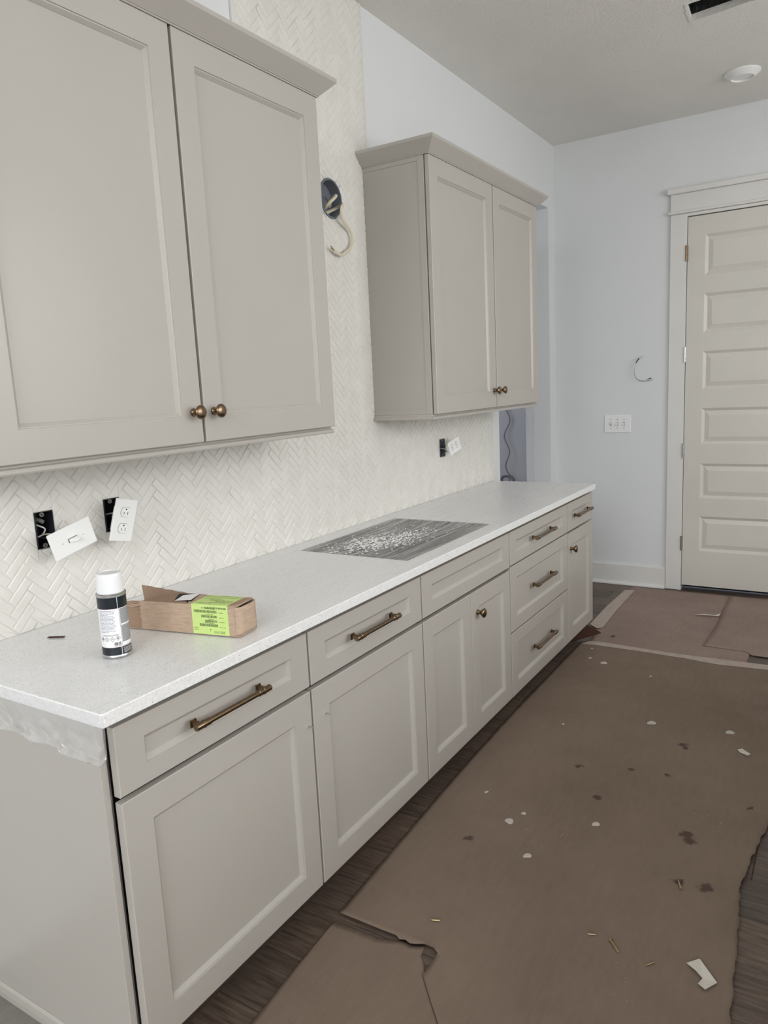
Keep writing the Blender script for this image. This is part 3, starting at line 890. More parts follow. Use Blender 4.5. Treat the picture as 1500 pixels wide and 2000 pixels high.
for pts, mt in (([(-.05, y_ + .02, z_ + .055), (.0, y_ + .02, z_ + .05), (.03, y_ + .03, z_ + .058), (.065, y_ + .03, z_ + .055)], 'wire_black'), ([(-.05, y_ + .02, z_ + .03), (.0, y_ + .02, z_ + .035), (.03, y_ + .03, z_ + .03), (.065, y_ + .035, z_ + .04)], 'wire_black'), ([(-.05, y_ + .03, z_ + .04), (.0, y_ + .03, z_ + .045), (.04, y_ + .03, z_ + .04), (.065, y_ + .03, z_ + .048)], 'wire_white')):
    bm = BM(); tube(bm, pts, .0024); obj('wire', bm, M[mt], t, 60)

def switch_plate(c, a, b_, g):
    mt = plate_matrix(c, a, b_, g)
    t = thing('toggle_switch', 'loose white toggle switch plate hanging tilted beside its open box', 'switch', c)
    bm = BM(); box(bm, -.006, 0, -.062, .062, -.0395, .0395, .002); obj('cover_plate', bm, M['plastic'], t, None, mt)
    bm = BM(); box(bm, -.034, -.0062, -.035, .035, -.017, .017, .002); obj('switch_body', bm, M['plastic'], t, None, mt)
    bm = BM(); box(bm, 0.0002, .0016, -.0135, .0135, -.006, .006, .0006); obj('toggle_frame', bm, M['slotgrey'], t, None, mt)
    bm = BM(); prism(bm, [(.0012, -.0115, -.0045), (.0012, .0115, -.0045), (.015, .013, -.0035), (.0155, .006, -.0035), (.004, -.0115, -.0045)], (0, 0, 1), .009); obj('toggle', bm, M['plastic'], t, None, mt)
    for s in (-1, 1):
        bm = BM(); lathe(bm, [(.0032, 0.0002), (.0032, .0007), (.002, .0011)], (0, s * .030, 0), (1, 0, 0), 14); obj('plate_screw', bm, M['plastic'], t, None, mt)
        bm = BM(); box(bm, .0012, .0014, s * .030 - .0026, s * .030 + .0026, -.0004, .0004); obj('screw_slot', bm, M['slotgrey'], t, None, mt)
switch_plate((.088, .340, 1.152), -.148, .134, .298)

def duplex(c, a, b_, g, label, horizontal=False, W=.079, H=.124):
    mt = plate_matrix(c, a, b_, g)
    if horizontal: mt = mt @ Matrix.Rotation(math.pi / 2, 4, 'X')
    t = thing('duplex_outlet', label, 'outlet', c)
    bm = BM(); box(bm, -.006, 0, -W / 2, W / 2, -H / 2, H / 2, .002); obj('cover_plate', bm, M['plastic'], t, None, mt)
    bm = BM(); box(bm, -.034, -.0062, -.017, .017, -.035, .035, .002); obj('outlet_body', bm, M['plastic'], t, None, mt)
    for s in (-1, 1):
        zc = s * .0235
        bm = BM()
        ol = []
        for k in range(24):
            th = 2 * math.pi * k / 24; ol.append((0, .0185 * math.cos(th), zc + max(-.0145, min(.0145, .0185 * math.sin(th)))))
        prism(bm, ol, (1, 0, 0), .0004); o_ = obj('socket_gap', bm, M['slotgrey'], t, None, mt)
        bm = BM(); prism(bm, [(0.0004, p[1] * .955, zc + (p[2] - zc) * .95) for p in ol], (1, 0, 0), .0012); obj('socket_face', bm, M['plastic'], t, None, mt)
        bm = BM()
        for yy, hh in ((-.0068, .0038), (.0068, .0044)): box(bm, .0014, .0018, yy - .0009, yy + .0009, zc - .003 - hh, zc - .003 + hh)
        lathe(bm, [(.0024, .0014), (.0024, .0018)], (0, 0, zc + .0085), (1, 0, 0), 12)
        obj('slots', bm, M['ink'], t, None, mt)
    bm = BM(); lathe(bm, [(.003, .0002), (.003, .0008), (.002, .0011)], (0, 0, 0), (1, 0, 0), 14); obj('plate_screw', bm, M['plastic'], t, None, mt)
duplex((.092, .509, 1.173), .025, .132, -.23, 'white duplex outlet plate hanging almost upright in front of its box')
duplex((.078, 2.672, 1.188), -.10, -.10, .26, 'white duplex outlet plate hanging sideways under the far upper cabinet', True, .072, .114)

# three-gang switch on the back wall
t = thing('triple_switch', 'white three-toggle switch plate on the back wall below the cable loop', 'switch', (.454, YB - .004, 1.112))
bm = BM(); box(bm, .362, .546, YB - .0065, YB - .0005, 1.112, 1.236, .002); obj('cover_plate', bm, M['plastic'], t)
for k, up in ((0, 1), (1, -1), (2, -1)):
    x = .408 + k * .046
    bm = BM(); box(bm, x - .006, x + .006, YB - .0072, YB - .0066, 1.161, 1.187); obj('toggle_frame', bm, M['slotgrey'], t)
    bm = BM(); zc = 1.174
    prism(bm, [(x - .0045, YB - .007, zc - .010), (x - .0045, YB - .007, zc + .010), (x - .0045, YB - .020, zc + up * .011), (x - .0045, YB - .020, zc + up * .004)], (1, 0, 0), .009); obj('toggle', bm, M['plastic'], t)
    for s in (-1, 1):
        bm = BM(); lathe(bm, [(.003, 0), (.003, .0007)], (x, YB - .0066, zc + s * .0302), (0, -1, 0), 10); obj('plate_screw', bm, M['slotgrey'], t)

# thin cable pair coming out of the back wall
bm = BM()
tube(bm, [(.640, YB + .002, 1.640), (.615, YB - .02, 1.632), (.586, YB - .03, 1.60), (.578, YB - .032, 1.56), (.583, YB - .034, 1.51), (.605, YB - .036, 1.483), (.64, YB - .04, 1.472), (.69, YB - .05, 1.484)], .0022)
t = one('wall_cable', bm, M['wire_white'], 'thin pair of white low-voltage wires looping out of the back wall', 'cable', smooth=60)
bm = BM(); tube(bm, [(.640, YB + .002, 1.640), (.613, YB - .014, 1.628), (.580, YB - .02, 1.585), (.574, YB - .022, 1.545), (.578, YB - .024, 1.505), (.600, YB - .026, 1.477), (.64, YB - .03, 1.468), (.70, YB - .036, 1.474)], .0018); obj('second_wire', bm, M['wire_grey'], t, 60)
bm = BM(); tube(bm, [(.604, YB - .026, 1.625), (.585, YB - .031, 1.595)], .003); tube(bm, [(.668, YB - .046, 1.478), (.692, YB - .051, 1.486)], .003); obj('heat_shrink', bm, M['wire_black'], t, 60)

# round lamp box with the yellow cable
t = thing('round_lamp_box', 'round blue-grey lamp box in the tiled strip with a pale cable coming out', 'electrical box', (.002, RND[0], RND[1] - RND[2]))
bm = BM()
lathe(bm, [(.0745, -.037), (.0765, .0), (.0775, .012), (.071, .0125), (.070, .004), (.068, -.034)], (0, RND[0], RND[1]), (1, 0, 0), 40, cap=False)
lathe(bm, [(.0685, -.036), (.0685, -.033)], (0, RND[0], RND[1]), (1, 0, 0), 40)
obj('box_shell', bm, M['bluebox'], t, 40)
bm = BM()
tube(bm, [(-.032, RND[0] + .045, RND[1] - .02), (-.01, RND[0] + .03, RND[1] + .008), (.03, RND[0] + .008, RND[1] + .012), (.045, RND[0] - .02, RND[1] - .005), (.03, RND[0] - .045, RND[1] - .03), (-.01, RND[0] - .03, RND[1] - .05), (-.03, RND[0] + .02, RND[1] - .045), (.0, RND[0] + .055, RND[1] - .025),
          (.045, RND[0] + .035, RND[1] - .022), (.055, RND[0] + .005, RND[1] - .045), (.045, RND[0] + .02, RND[1] - .075), (.035, RND[0] + .06, RND[1] - .095), (.03, RND[0] + .102, RND[1] - .115), (.028, RND[0] + .118, RND[1] - .148), (.028, RND[0] + .098, RND[1] - .185), (.03, RND[0] + .06, RND[1] - .205), (.032, RND[0] + .02, RND[1] - .222), (.03, RND[0] - .03, RND[1] - .208)], .0066, 8, 6, .6)
obj('cable', bm, M['wire_yellow'], t, 60)
bm = BM(); tube(bm, [(.03, RND[0] - .028, RND[1] - .208), (.031, RND[0] - .05, RND[1] - .195)], .0022); tube(bm, [(.03, RND[0] - .028, RND[1] - .208), (.034, RND[0] - .052, RND[1] - .205)], .0022); obj('bare_ends', bm, M['brass'], t, 60)

# wavy cable in the pantry, coiled at its end
t = None
bm = BM()
pts = []
for k in range(26):
    u = k / 25; z = 1.75 - u * 1.02
    pts.append((-.535 + .026 * math.sin(u * 25 + .5) * (1 - .2 * u) + .01 * math.sin(u * 7), 4.875 - .01 * math.sin(u * 9), z))
for k in range(34):
    th = k / 33 * 6.5 * math.pi
    pts.append((-.53 + .055 * math.sin(th) - .005 * k / 33, 4.86 - .025 * (k / 33), .70 - .035 * math.cos(th) + .01 * math.sin(k)))
tube(bm, pts, .005, 8, 4)
one('pantry_cable', bm, M['wire_grey'], 'wavy grey cable hanging in the dark doorway, coiled at the bottom', 'cable', smooth=60)

# ------------------------------------------------------------------ protective film on the worktop
def film_top(u, v):
    x = .004 + u * (XC - .0055); yy = YN + .002 + v * (YE - YN - .003)
    n1 = noise.noise(Vector((x * 22, yy * 2.2, 0))); n2 = noise.noise(Vector((x * 60, yy * 6, 3)))
    z = ZT1 + .0014 + .0009 * (n1 * .8 + n2 * .5)
    if HS[0] < x < HS[1] and HS[2] < yy < HS[3]:
        e = min(x - HS[0], HS[1] - x, yy - HS[2], HS[3] - yy)
        z -= .004 * min(1, e / .08); z += .002 * n1
    # crumpled edge at the far end
    if yy > 3.1 and x > .35:
        z += .010 * max(0, noise.noise(Vector((x * 14 + yy * 9, yy * 10 - x * 6, 1)))) * min(1, (yy - 3.1) / .15) * min(1, (x - .35) / .15)
    return (x, yy, max(z, ZT1 + .0004) if not (HS[0] < x < HS[1] and HS[2] < yy < HS[3]) else z)
bm = BM(); grid_sheet(bm, film_top, 60, 190)
for f_ in bm.faces:
    c_ = f_.calc_center_median()
    if HS[0] < c_.x < HS[1] and HS[2] < c_.y < HS[3]: f_.material_index = 1
t = one('plastic_film', bm, [M['film'], M['film_dusty']], 'clear streaky protective plastic film covering the worktop and the sink hole', 'plastic film', smooth=180)
def skirt(u, v):
    # along the near edge of the counter and just round its front corner; long diagonal folds, hem gathered at the bottom
    s = u * .652
    if s < .645: x, yy, nx, ny = .004 + s, YN - .0015, 0, -1
    else:
        a = (s - .645) / .03; x, yy, nx, ny = .649 + .001 * a, YN - .0015 + .022 * a, min(1, a * 2), -1 + min(1, a * 2)
    H_ = .066 + .010 * noise.noise(Vector((u * 4, 0, 7))) + (.010 if .52 < s < .65 else 0) - .016 * max(0, (s - .64) / .04)
    d = v * (H_ + .028)
    z = ZT1 - .001 - d
    over = max(0, d - .031); q = min(1, over / .05)
    r1 = abs(noise.noise(Vector((u * 7 + v * 1.6, v * 1.2 - u * 2, 1)))); r2 = abs(noise.noise(Vector((u * 17 - v * 3, v * 4, 4)))); r3 = noise.noise(Vector((u * 45 + v * 8, v * 14, 2)))
    bul = .006 * q + .020 * q * (.35 - r1) * .8 + .008 * q * (.3 - r2) + .0012 * q * r3
    if v > .86: bul += .006 * math.sin((v - .86) / .14 * math.pi)
    bul = max(bul, .0006)
    return (x + nx * bul, yy + ny * bul, z)
bm = BM(); grid_sheet(bm, skirt, 130, 34)
o = obj('hanging_edge', bm, M['film_skirt'], t, 28)
o['label'] = 'crinkled loose edge of the film hanging below the near end'

# white plaster dust and crumbs lying on the film over the sink
bm = BM(); rd = random.Random(11)
for i in range(1100):
    cl = rd.random()
    if cl < .55: x, yy = rd.gauss(.29, .055), rd.gauss(1.50, .10)
    elif cl < .85: x, yy = rd.gauss(.36, .05), rd.gauss(1.62, .10)
    else: x, yy = rd.uniform(.12, .5), rd.uniform(1.32, 1.98)
    if not (.1 < x < .56 and 1.3 < yy < 2.0): continue
    r = rd.uniform(.0008, .0022) * (1 + 1.6 * rd.random() ** 6) * (1.3 if cl < .85 else .6); z = ZT1 - .0015 + .003
    k = rd.randint(4, 7); a0 = rd.random() * 6
    poly = [(x + r * rd.uniform(.5, 1.2) * math.cos(a0 + 2 * math.pi * j / k), yy + 2.0 * r * rd.uniform(.5, 1.2) * math.sin(a0 + 2 * math.pi * j / k), z) for j in range(k)]
    prism(bm, poly, (0, 0, 1), rd.uniform(.0004, .0014))
one('plaster_crumbs', bm, M['dust'], 'white plaster dust and crumbs scattered on the film over the sink', 'plaster dust', kind='stuff')

# small dark scrap on the counter
bm = BM(); box(bm, -.005, .005, -.022, .022, 0, .0012)
bmesh.ops.transform(bm, matrix=Matrix.Translation((.134, .226, ZT1 + .0028)) @ Matrix.Rotation(math.radians(-62), 4, 'Z'), verts=bm.verts)
one('dark_scrap', bm, M['redpaper'], 'small dark brown strip lying on the worktop near the backsplash', 'scrap')

# ------------------------------------------------------------------ spray can
CX, CY, CZ = .393, .2125, ZT1 + .0032
CA = math.atan2(CAM.y - CY, CAM.x - CX)
t = thing('spray_can', 'black and white spray paint can with a white cap standing on the worktop', 'spray can', (CX, CY, CZ))
bm = BM(); lathe(bm, [(.031, .0), (.0338, .001), (.0342, .003), (.0335, .005), (.033, .006), (.033, .147), (.0335, .148), (.0345, .150), (.0345, .153), (.0335, .154), (.031, .1545), (.001, .155)], (CX, CY, CZ), (0, 0, 1), 56)
obj('can_body', bm, M['silver'], t, 40)
bm = BM(); lathe(bm, [(.0305, .1547), (.0305, .165), (.0298, .192), (.0292, .198), (.0275, .2005), (.024, .2012), (.022, .1995), (.006, .1995), (.0005, .2002)], (CX, CY, CZ), (0, 0, 1), 56)
obj('cap', bm, M['canwhite'], t, 35)
def patch(bm, r, d0, d1, z0, z1, n_=None):
    n_ = n_ or max(1, int(abs(d1 - d0) / 6))
    a = [bm.verts.new((CX + r * math.cos(CA + math.radians(d0 + (d1 - d0) * k / n_)), CY + r * math.sin(CA + math.radians(d0 + (d1 - d0) * k / n_)), CZ + z0)) for k in range(n_ + 1)]
    b_ = [bm.verts.new((v.co.x, v.co.y, CZ + z1)) for v in a]
    for k in range(n_): bm.faces.new((a[k], a[k + 1], b_[k + 1], b_[k]))
bm = BM(); patch(bm, .03312, -180, 180, .0065, .146, 64); lab = obj('wrapper', bm, M['canwhite'], t, 40)
bm = BM(); patch(bm, .03322, -180, 180, .0065, .0255, 64); obj('black_band', bm, M['canblack'], lab, 40)
bm = BM(); patch(bm, .03322, -180, 180, .1195, .146, 64); obj('black_band', bm, M['canblack'], lab, 40)
bm = BM(); patch(bm, .03324, -180, 180, .0255, .0261, 64); patch(bm, .03324, -180, 180, .1189, .1195, 64); obj('red_line', bm, M['redink'], lab, 40)
rc = random.Random(2)
bm = BM()
for k in range(17):
    z = .1145 - k * .0032; d = -62
    end = rc.uniform(-4, 8) if k not in (3, 16) else -22
    while d < end:
        L_ = rc.uniform(4, 11); patch(bm, .03326, d, min(d + L_, end), z - .00055, z + .00055); d += L_ + 1.8
obj('fine_print', bm, M['inkblue'], lab)
bm = BM(); patch(bm, .03326, -52, 14, .0565, .0572)
d = -52
while d < 2:
    L_ = rc.uniform(4, 9); patch(bm, .03326, d, d + L_, .0545, .0553); d += L_ + 1.5
d = -8
for k in range(17):
    ww = rc.choice((.9, 1.4, 2.2)); patch(bm, .03326, d, d + ww, .0305, .0385, 1); d += ww + rc.choice((.7, 1.0, 1.5))
    if d > 19: break
for k in range(9): patch(bm, .03326, -7 + k * 2.9, -5.2 + k * 2.9, .0282, .0294, 1)
def diamond(dc, zc, h, mid):
    """hazard diamond: outline and a mark"""
    wdeg = math.degrees(h / .0331)
    for (da, za, db, zb) in ((0, h, 1, 0), (1, 0, 0, -h), (0, -h, -1, 0), (-1, 0, 0, h)):
        n_ = 6
        for k in range(n_):
            a0 = dc + (da + (db - da) * k / n_) * wdeg; a1 = dc + (da + (db - da) * (k + 1) / n_) * wdeg
            z0 = zc + za + (zb - za) * k / n_; z1 = zc + za + (zb - za) * (k + 1) / n_
            P0 = Vector((CX + .03327 * math.cos(CA + math.radians(a0)), CY + .03327 * math.sin(CA + math.radians(a0)), CZ + z0)); P1 = Vector((CX + .03327 * math.cos(CA + math.radians(a1)), CY + .03327 * math.sin(CA + math.radians(a1)), CZ + z1))
            up = Vector((0, 0, .0005)); vv = [bm.verts.new(p) for p in (P0 - up, P1 - up, P1 + up, P0 + up)]; bm.faces.new(vv)
    for (a, b_, c, e) in mid: patch(bm, .03327, dc + a, dc + b_, zc + c, zc + e, 1)
diamond(-57, .0468, .0052, [(-2.5, 2.5, -.0025, .002)])
diamond(-36, .0462, .0052, [(-.8, .8, -.0008, .0028), (-.8, .8, -.0026, -.0015)])
diamond(-14, .0462, .0056, [(-4, 0, -.0008, .0003), (-.5, 4, .0002, .0013)])
diamond(8, .0482, .0056, [(-2.5, 2.5, -.0018, .0010), (-1, 2, .0008, .0024)])
patch(bm, .03326, 23.3, 24.2, .0275, .1195); patch(bm, .03326, 23.3, 92, .0275, .0281)
obj('symbols', bm, M['ink'], lab)
bm = BM(); patch(bm, .03324, 26, 90, .036, .077); patch(bm, .03324, 26, 90, .081, .1175); obj('dense_print', bm, M['inkgrey'], lab)
bm = BM()
for k in range(26):
    z = .1165 - k * .0031
    if .0765 < z < .0815: continue
    d = 27
    while d < 88:
        L_ = rc.uniform(2, 6); patch(bm, .03327, d, d + L_, z - .0006, z + .0006); d += L_ + 1.6
obj('fine_print', bm, M['slotgrey'], lab)
bm = BM(); patch(bm, .03328, 18.6, 20.4, .0065, .146, 1)
for k in range(5): patch(bm, .03328, 27, 70, .0105 + k * .0028, .0112 + k * .0028)
obj('white_line', bm, M['canwhite'], lab)

# ------------------------------------------------------------------ torn cardboard box
BO = Vector((.591, .425, ZT1 + .0030)); EX = Vector((-.982, -.187, 0)).normalized(); EY = Vector((-.187, .982, 0)).normalized(); EZ = Vector((0, 0, 1))
def BP(s, d, h): return BO + EX * s + EY * d + EZ * h
t = thing('cardboard_box', 'torn-open small brown cardboard box with a lime label, lying on the worktop', 'box', tuple(BO))
def slab(bm, p, n_, th):
    prism(bm, p, n_, th)
bh, bd_ = .0768, .079
bm = BM(); slab(bm, [BP(0, 0, 0), BP(.36, 0, 0), BP(.36, bd_, 0), BP(0, bd_, 0)], EZ, .002); obj('bottom_panel', bm, M['card'], t)
# front panel, outer layer torn at its left end
bm = BM(); rt = random.Random(8)
edge = [BP(.298 + .006 * rt.random(), 0, .002 + (bh - .002) * k / 14) for k in range(15)]
slab(bm, [BP(.012, 0, .001), BP(.004, .004, .001)][:1] + edge + [BP(.012, 0, bh)], EY, .003); obj('front_panel', bm, M['card'], t)
bm = BM(); slab(bm, [BP(.27, .0035, .002), BP(.362, .0045, .002), BP(.364, .0045, .068), BP(.33, .004, .074), BP(.27, .0035, .076)], EY, .002); obj('inner_flap', bm, M['card_in'], t)
bm = BM()
for s0, h0, L_ in ((.295, .070, .035), (.296, .066, .05), (.297, .052, .016)):
    tube(bm, [BP(s0, .001, h0), BP(s0 + L_ * .5, -.004, h0 - .004), BP(s0 + L_, -.003, h0 - .001)], .0016, 6, 4, .5)
obj('torn_shreds', bm, M['card'], t, 60)
# right end with crushed rounded corner
def endp(u, v):
    a = [(.012, 0.0), (.004, .002), (.0, .010), (-.001, .03), (-.003, .06), (.0, bd_)]
    f = u * 5; i = min(4, int(f)); q = f - i
    s = a[i][0] + (a[i + 1][0] - a[i][0]) * q; d = a[i][1] + (a[i + 1][1] - a[i][1]) * q
    bulge = -.004 * math.sin(math.pi * v) * math.sin(math.pi * u)
    return BP(s + bulge, d, .001 + v * (bh - .004 + .003 * (1 - u)) + (.004 * u if v < .05 else 0))
bm = BM(); grid_sheet(bm, endp, 15, 6); o = obj('end_panel', bm, M['card'], t, 60); thick(o, .0018, 0)
# back panel, rising into a torn flap at the left
bm = BM(); bk = [BP(.0, bd_, 0.001), BP(.36, bd_, 0.001), BP(.352, bd_ + .004, .05), BP(.358, bd_ + .006, .094)]
for k in range(10): bk.append(BP(.35 - .018 * k, bd_ + .006 - .0005 * k, .0925 - .0016 * k + .0016 * (k % 2)))
bk += [BP(.0, bd_, bh)]
slab(bm, bk, -EY, .0025); obj('back_panel', bm, M['card_in'], t)
# top: closed at the right, then a folded flap slanting down into the box
bm = BM(); slab(bm, [BP(.006, .001, bh), BP(.150, .001, bh), BP(.165, .03, bh), BP(.215, bd_ - .003, bh), BP(.004, bd_ - .001, bh + .001)], EZ, .002); obj('top_panel', bm, M['card'], t)
bm = BM(); slab(bm, [BP(.152, .004, bh - .001), BP(.292, .004, bh - .003), BP(.31, .02, bh - .008), BP(.25, bd_ - .008, bh - .001), BP(.22, bd_ - .006, bh)], EZ, .002); obj('folded_flap', bm, M['card_in'], t)
bm = BM(); slab(bm, [BP(.012, .018, bh + .0022), BP(.022, .006, bh + .0022), BP(.028, .010, bh + .0022), BP(.02, .074, bh + .0032), BP(.006, .076, bh + .0032)], EZ, .0012); obj('edge_fold', bm, M['card_in'], t)
# label on front and top
LS0, LS1 = .031, .1385
bm = BM(); slab(bm, [BP(LS0, -.0002, .0015), BP(LS1, -.0002, .0015), BP(LS1, -.0002, bh + .0024), BP(LS0, -.0002, bh + .0024)], -EY, .0004)
slab(bm, [BP(LS0, -.0006, bh + .0024), BP(LS1, -.0006, bh + .0024), BP(LS1, bd_ - .002, bh + .0026), BP(LS0, bd_ - .002, bh + .0034)], EZ, .0004)
lb = obj('label_sheet', bm, M['lime'], t); lb['label'] = 'lime green label with black bar codes'
def LP(u, v, e=-.0009): return BP(LS1 + (LS0 - LS1) * u, e, bh * (1 - v))      # u from left, v from the top, on the front
def LT(u, v): return BP(LS1 + (LS0 - LS1) * u, bd_ * (1 - v), bh + .0042)     # on the top face, v towards the viewer
def quad(bm, f, u0, u1, v0, v1): bm.faces.new([bm.verts.new(f(*p)) for p in ((u0, v0), (u1, v0), (u1, v1), (u0, v1))])
bm = BM(); rb_ = random.Random(4)
for (u0, v0, v1) in ((.065, .155, .245), (.26, .325, .41), (.36, .485, .565), (.20, .62, .71)):
    u = u0
    while u < .70:
        w_ = rb_.choice((.006, .010, .014)); quad(bm, LP, u, min(u + w_, .705), v0, v1); u += w_ + rb_.choice((.006, .009))
for (v, a, b_) in ((.055, .37, .92), (.085, .28, .92), (.105, .40, .62)):
    u = a
    while u < b_:
        w_ = rb_.uniform(.03, .08); quad(bm, LP, u, u + w_, v - .011, v + .011); u += w_ + .014
for (v, a, b_) in ((.29, .38, .58), (.455, .46, .6), (.59, .35, .6), (.225, .75, .86), (.39, .75, .86), (.54, .75, .88), (.72, .75, .92), (.775, .03, .14), (.84, .03, .14)):
    u = a
    while u < b_:
        w_ = rb_.uniform(.015, .04); quad(bm, LP, u, u + w_, v - .009, v + .009); u += w_ + .01
quad(bm, LP, .475, .505, .80, .835); quad(bm, LP, .47, .50, .87, .88)
for (v, a, b_) in ((.10, .05, .96), (.25, .05, .9), (.42, .08, .5), (.50, .30, .72), (.58, .32, .9), (.66, .5, .95), (.72, .55, .75), (.80, .4, .95), (.88, .1, .45)):
    u = a
    while u < b_:
        w_ = rb_.uniform(.03, .09); quad(bm, LT, u, u + w_, v - .010, v + .010); u += w_ + .016
obj('bar_codes', bm, M['inklime'], lb)
# code printed upside down at the foot of the label
def text_mesh(name, body, size, mat, parent, origin, ex, ey):
    cu = bpy.data.curves.new(name, 'FONT'); cu.body = body; cu.size = size; cu.align_x = 'CENTER'; cu.align_y = 'CENTER'
    tmp = bpy.data.objects.new(name, cu); C.objects.link(tmp)
    bpy.context.view_layer.update()
    me = bpy.data.meshes.new_from_object(tmp.evaluated_get(bpy.context.evaluated_depsgraph_get()))
    bpy.data.objects.remove(tmp)
    b2 = BM(); b2.from_mesh(me); bpy.data.meshes.remove(me)
    for v_ in b2.verts: v_.co = Vector(origin) + ex * v_.co.x + ey * v_.co.y
    return obj(name, b2, mat, parent)
text_mesh('printed_code', '20SCY/01', .0085, M['inklime'], lb, LP(.735, .885, -.0009), EX, -EZ)
# packing slip in its black pouch, tucked into the top
bm = BM(); slab(bm, [BP(.148, .016, bh + .0035), BP(.205, .022, bh + .0015), BP(.226, .070, bh + .003), BP(.168, .076, bh + .005)], EZ, .0006); obj('black_pouch', bm, M['ink'], t)
bm = BM(); slab(bm, [BP(.153, .020, bh + .0052), BP(.196, .012, bh + .0032), BP(.203, .056, bh + .0042), BP(.163, .074, bh + .0068)], EZ, .0005); obj('packing_slip', bm, M['plastic'], t)

# ------------------------------------------------------------------ paper on the floor
def lerp_curve(pts, t_):
    t_ = max(pts[0][1], min(pts[-1][1], t_))
    for (x0, y0), (x1, y1) in zip(pts[:-1], pts[1:]):
        if y0 <= t_ <= y1: return x0 + (x1 - x0) * (t_ - y0) / (y1 - y0)
    return pts[-1][0]
def sheet(name, left, right, y0, y1, z0, mat, label, nu=40, nv=110, lift=(.0, .0), jag=(.0, .0), cat='floor paper', y0f=None, amp=.0012):
    bm = BM(); rj = random.Random(hash(name) % 1000 if False else len(label))
    def fn(u, v):
        y = y0 + (y1 - y0) * v
        a = lerp_curve(left, y) + jag[0] * noise.noise(Vector((y * 40, 1, 0))); b_ = lerp_curve(right, y) + jag[1] * (noise.noise(Vector((y * 45, 2, 0))) + .6 * noise.noise(Vector((y * 150, 5, 0))))
        x = a + (b_ - a) * u
        if y0f is not None: y = y + (1 - v) ** 3 * y0f(x)
        z = z0 + amp * (1 + noise.noise(Vector((x * 5, y * 4, z0 * 100)))) + .0004 * noise.noise(Vector((x * 30, y * 30, 0)))
        z += lift[0] * max(0, 1 - u / .06) ** 2 * (.6 + .4 * noise.noise(Vector((y * 6, 0, 0)))) + lift[1] * max(0, (u - .93) / .07) ** 2 * max(.15, (.6 + .8 * noise.noise(Vector((y * 3, 4, 0)))))
        return (x, y, z)
    grid_sheet(bm, fn, nu, nv)
    o = one(name, bm, mat, label, cat, smooth=60)
    thick(o, .0009, -1)
    return o
LEFT = [(.70, -.2), (.683, .254), (.668, .45), (.658, .626), (.632, 1.121), (.612, 1.6), (.599, 2.127), (.597, 3.178)]
RIGHT = [(1.74, -.3), (1.70, .45), (1.682, .806), (1.666, 1.073), (1.645, 1.322), (1.668, 1.55), (1.69, 1.713), (1.735, 2.1), (1.76, 2.6), (1.74, 3.2)]
tear = [(.658, .626), (.711, .631), (.763, .632), (.806, .631), (.823, .638), (.877, .664), (.905, .657), (.934, .677), (.966, .677)]
def torn(x):
    if x < .97:
        for (x0, y0), (x1, y1) in zip(tear[:-1], tear[1:]):
            if x0 <= x <= x1: return y0 + (y1 - y0) * (x - x0) / (x1 - x0) + .004 * noise.noise(Vector((x * 90, 0, 0)))
        return tear[0][1]
    return None
# lower near sheet (left of the long seam) and the main sheet that is torn across above it
bm = BM()
NEAR_R = [(1.30, .20), (1.14, .40), (1.082, .474), (1.033, .525), (.977, .587), (.912, .657), (.90, .72)]
def fn(u, v):
    y = -.2 + .90 * v
    a = lerp_curve(LEFT, y) + .002 * noise.noise(Vector((y * 30, 3, 0)))
    b_ = lerp_curve(NEAR_R, y) + .03
    x = a + (max(b_, a + .01) - a) * u
    lim = (torn(x) or .66) + .007 - .005 * noise.noise(Vector((x * 30, 4, 0)))
    y = -.2 + (lim + .2) * v
    x = max(x, lerp_curve(LEFT, y))
    return (x, y, .0015 + .0008 * (1 + noise.noise(Vector((x * 6, y * 6, 1)))))
grid_sheet(bm, fn, 30, 40)
thick(one('floor_paper', bm, M['paper'], 'nearest left sheet of brown floor paper, below the torn edge', 'floor paper', 'brown floor paper', smooth=60), .0009)
bm = BM()
NU, NV = 64, 190
gv = {}
for i in range(NU + 1):
    for j in range(NV + 1):
        v = j / NV; u = i / NU
        y = .0 + 3.175 * v
        l = lerp_curve(LEFT, max(y, .62)) + .003 * noise.noise(Vector((y * 25, 8, 0)))
        b_ = lerp_curve(RIGHT, y) + .007 * noise.noise(Vector((y * 22, 2, 0))) + .004 * noise.noise(Vector((y * 90, 5, 0)))
        x = l + (b_ - l) * u
        z = .0042 + .0009 * (1 + noise.noise(Vector((x * 5, y * 4, 2)))) + .016 * max(0, (u - .9) / .1) ** 2 * max(.12, .45 + .8 * noise.noise(Vector((y * 2.6, 4, 0)))) + .0006 * noise.noise(Vector((x * 24, y * 24, 0)))
        tr_ = torn(x)
        if tr_ is not None and abs(y - tr_) < .07 and y >= tr_ - .012: z += .0125 * (1 - max(0, y - tr_) / .07) ** 2 * (.6 + .4 * noise.noise(Vector((x * 12, 0, 3))))
        gv[i, j] = (x, y, z)
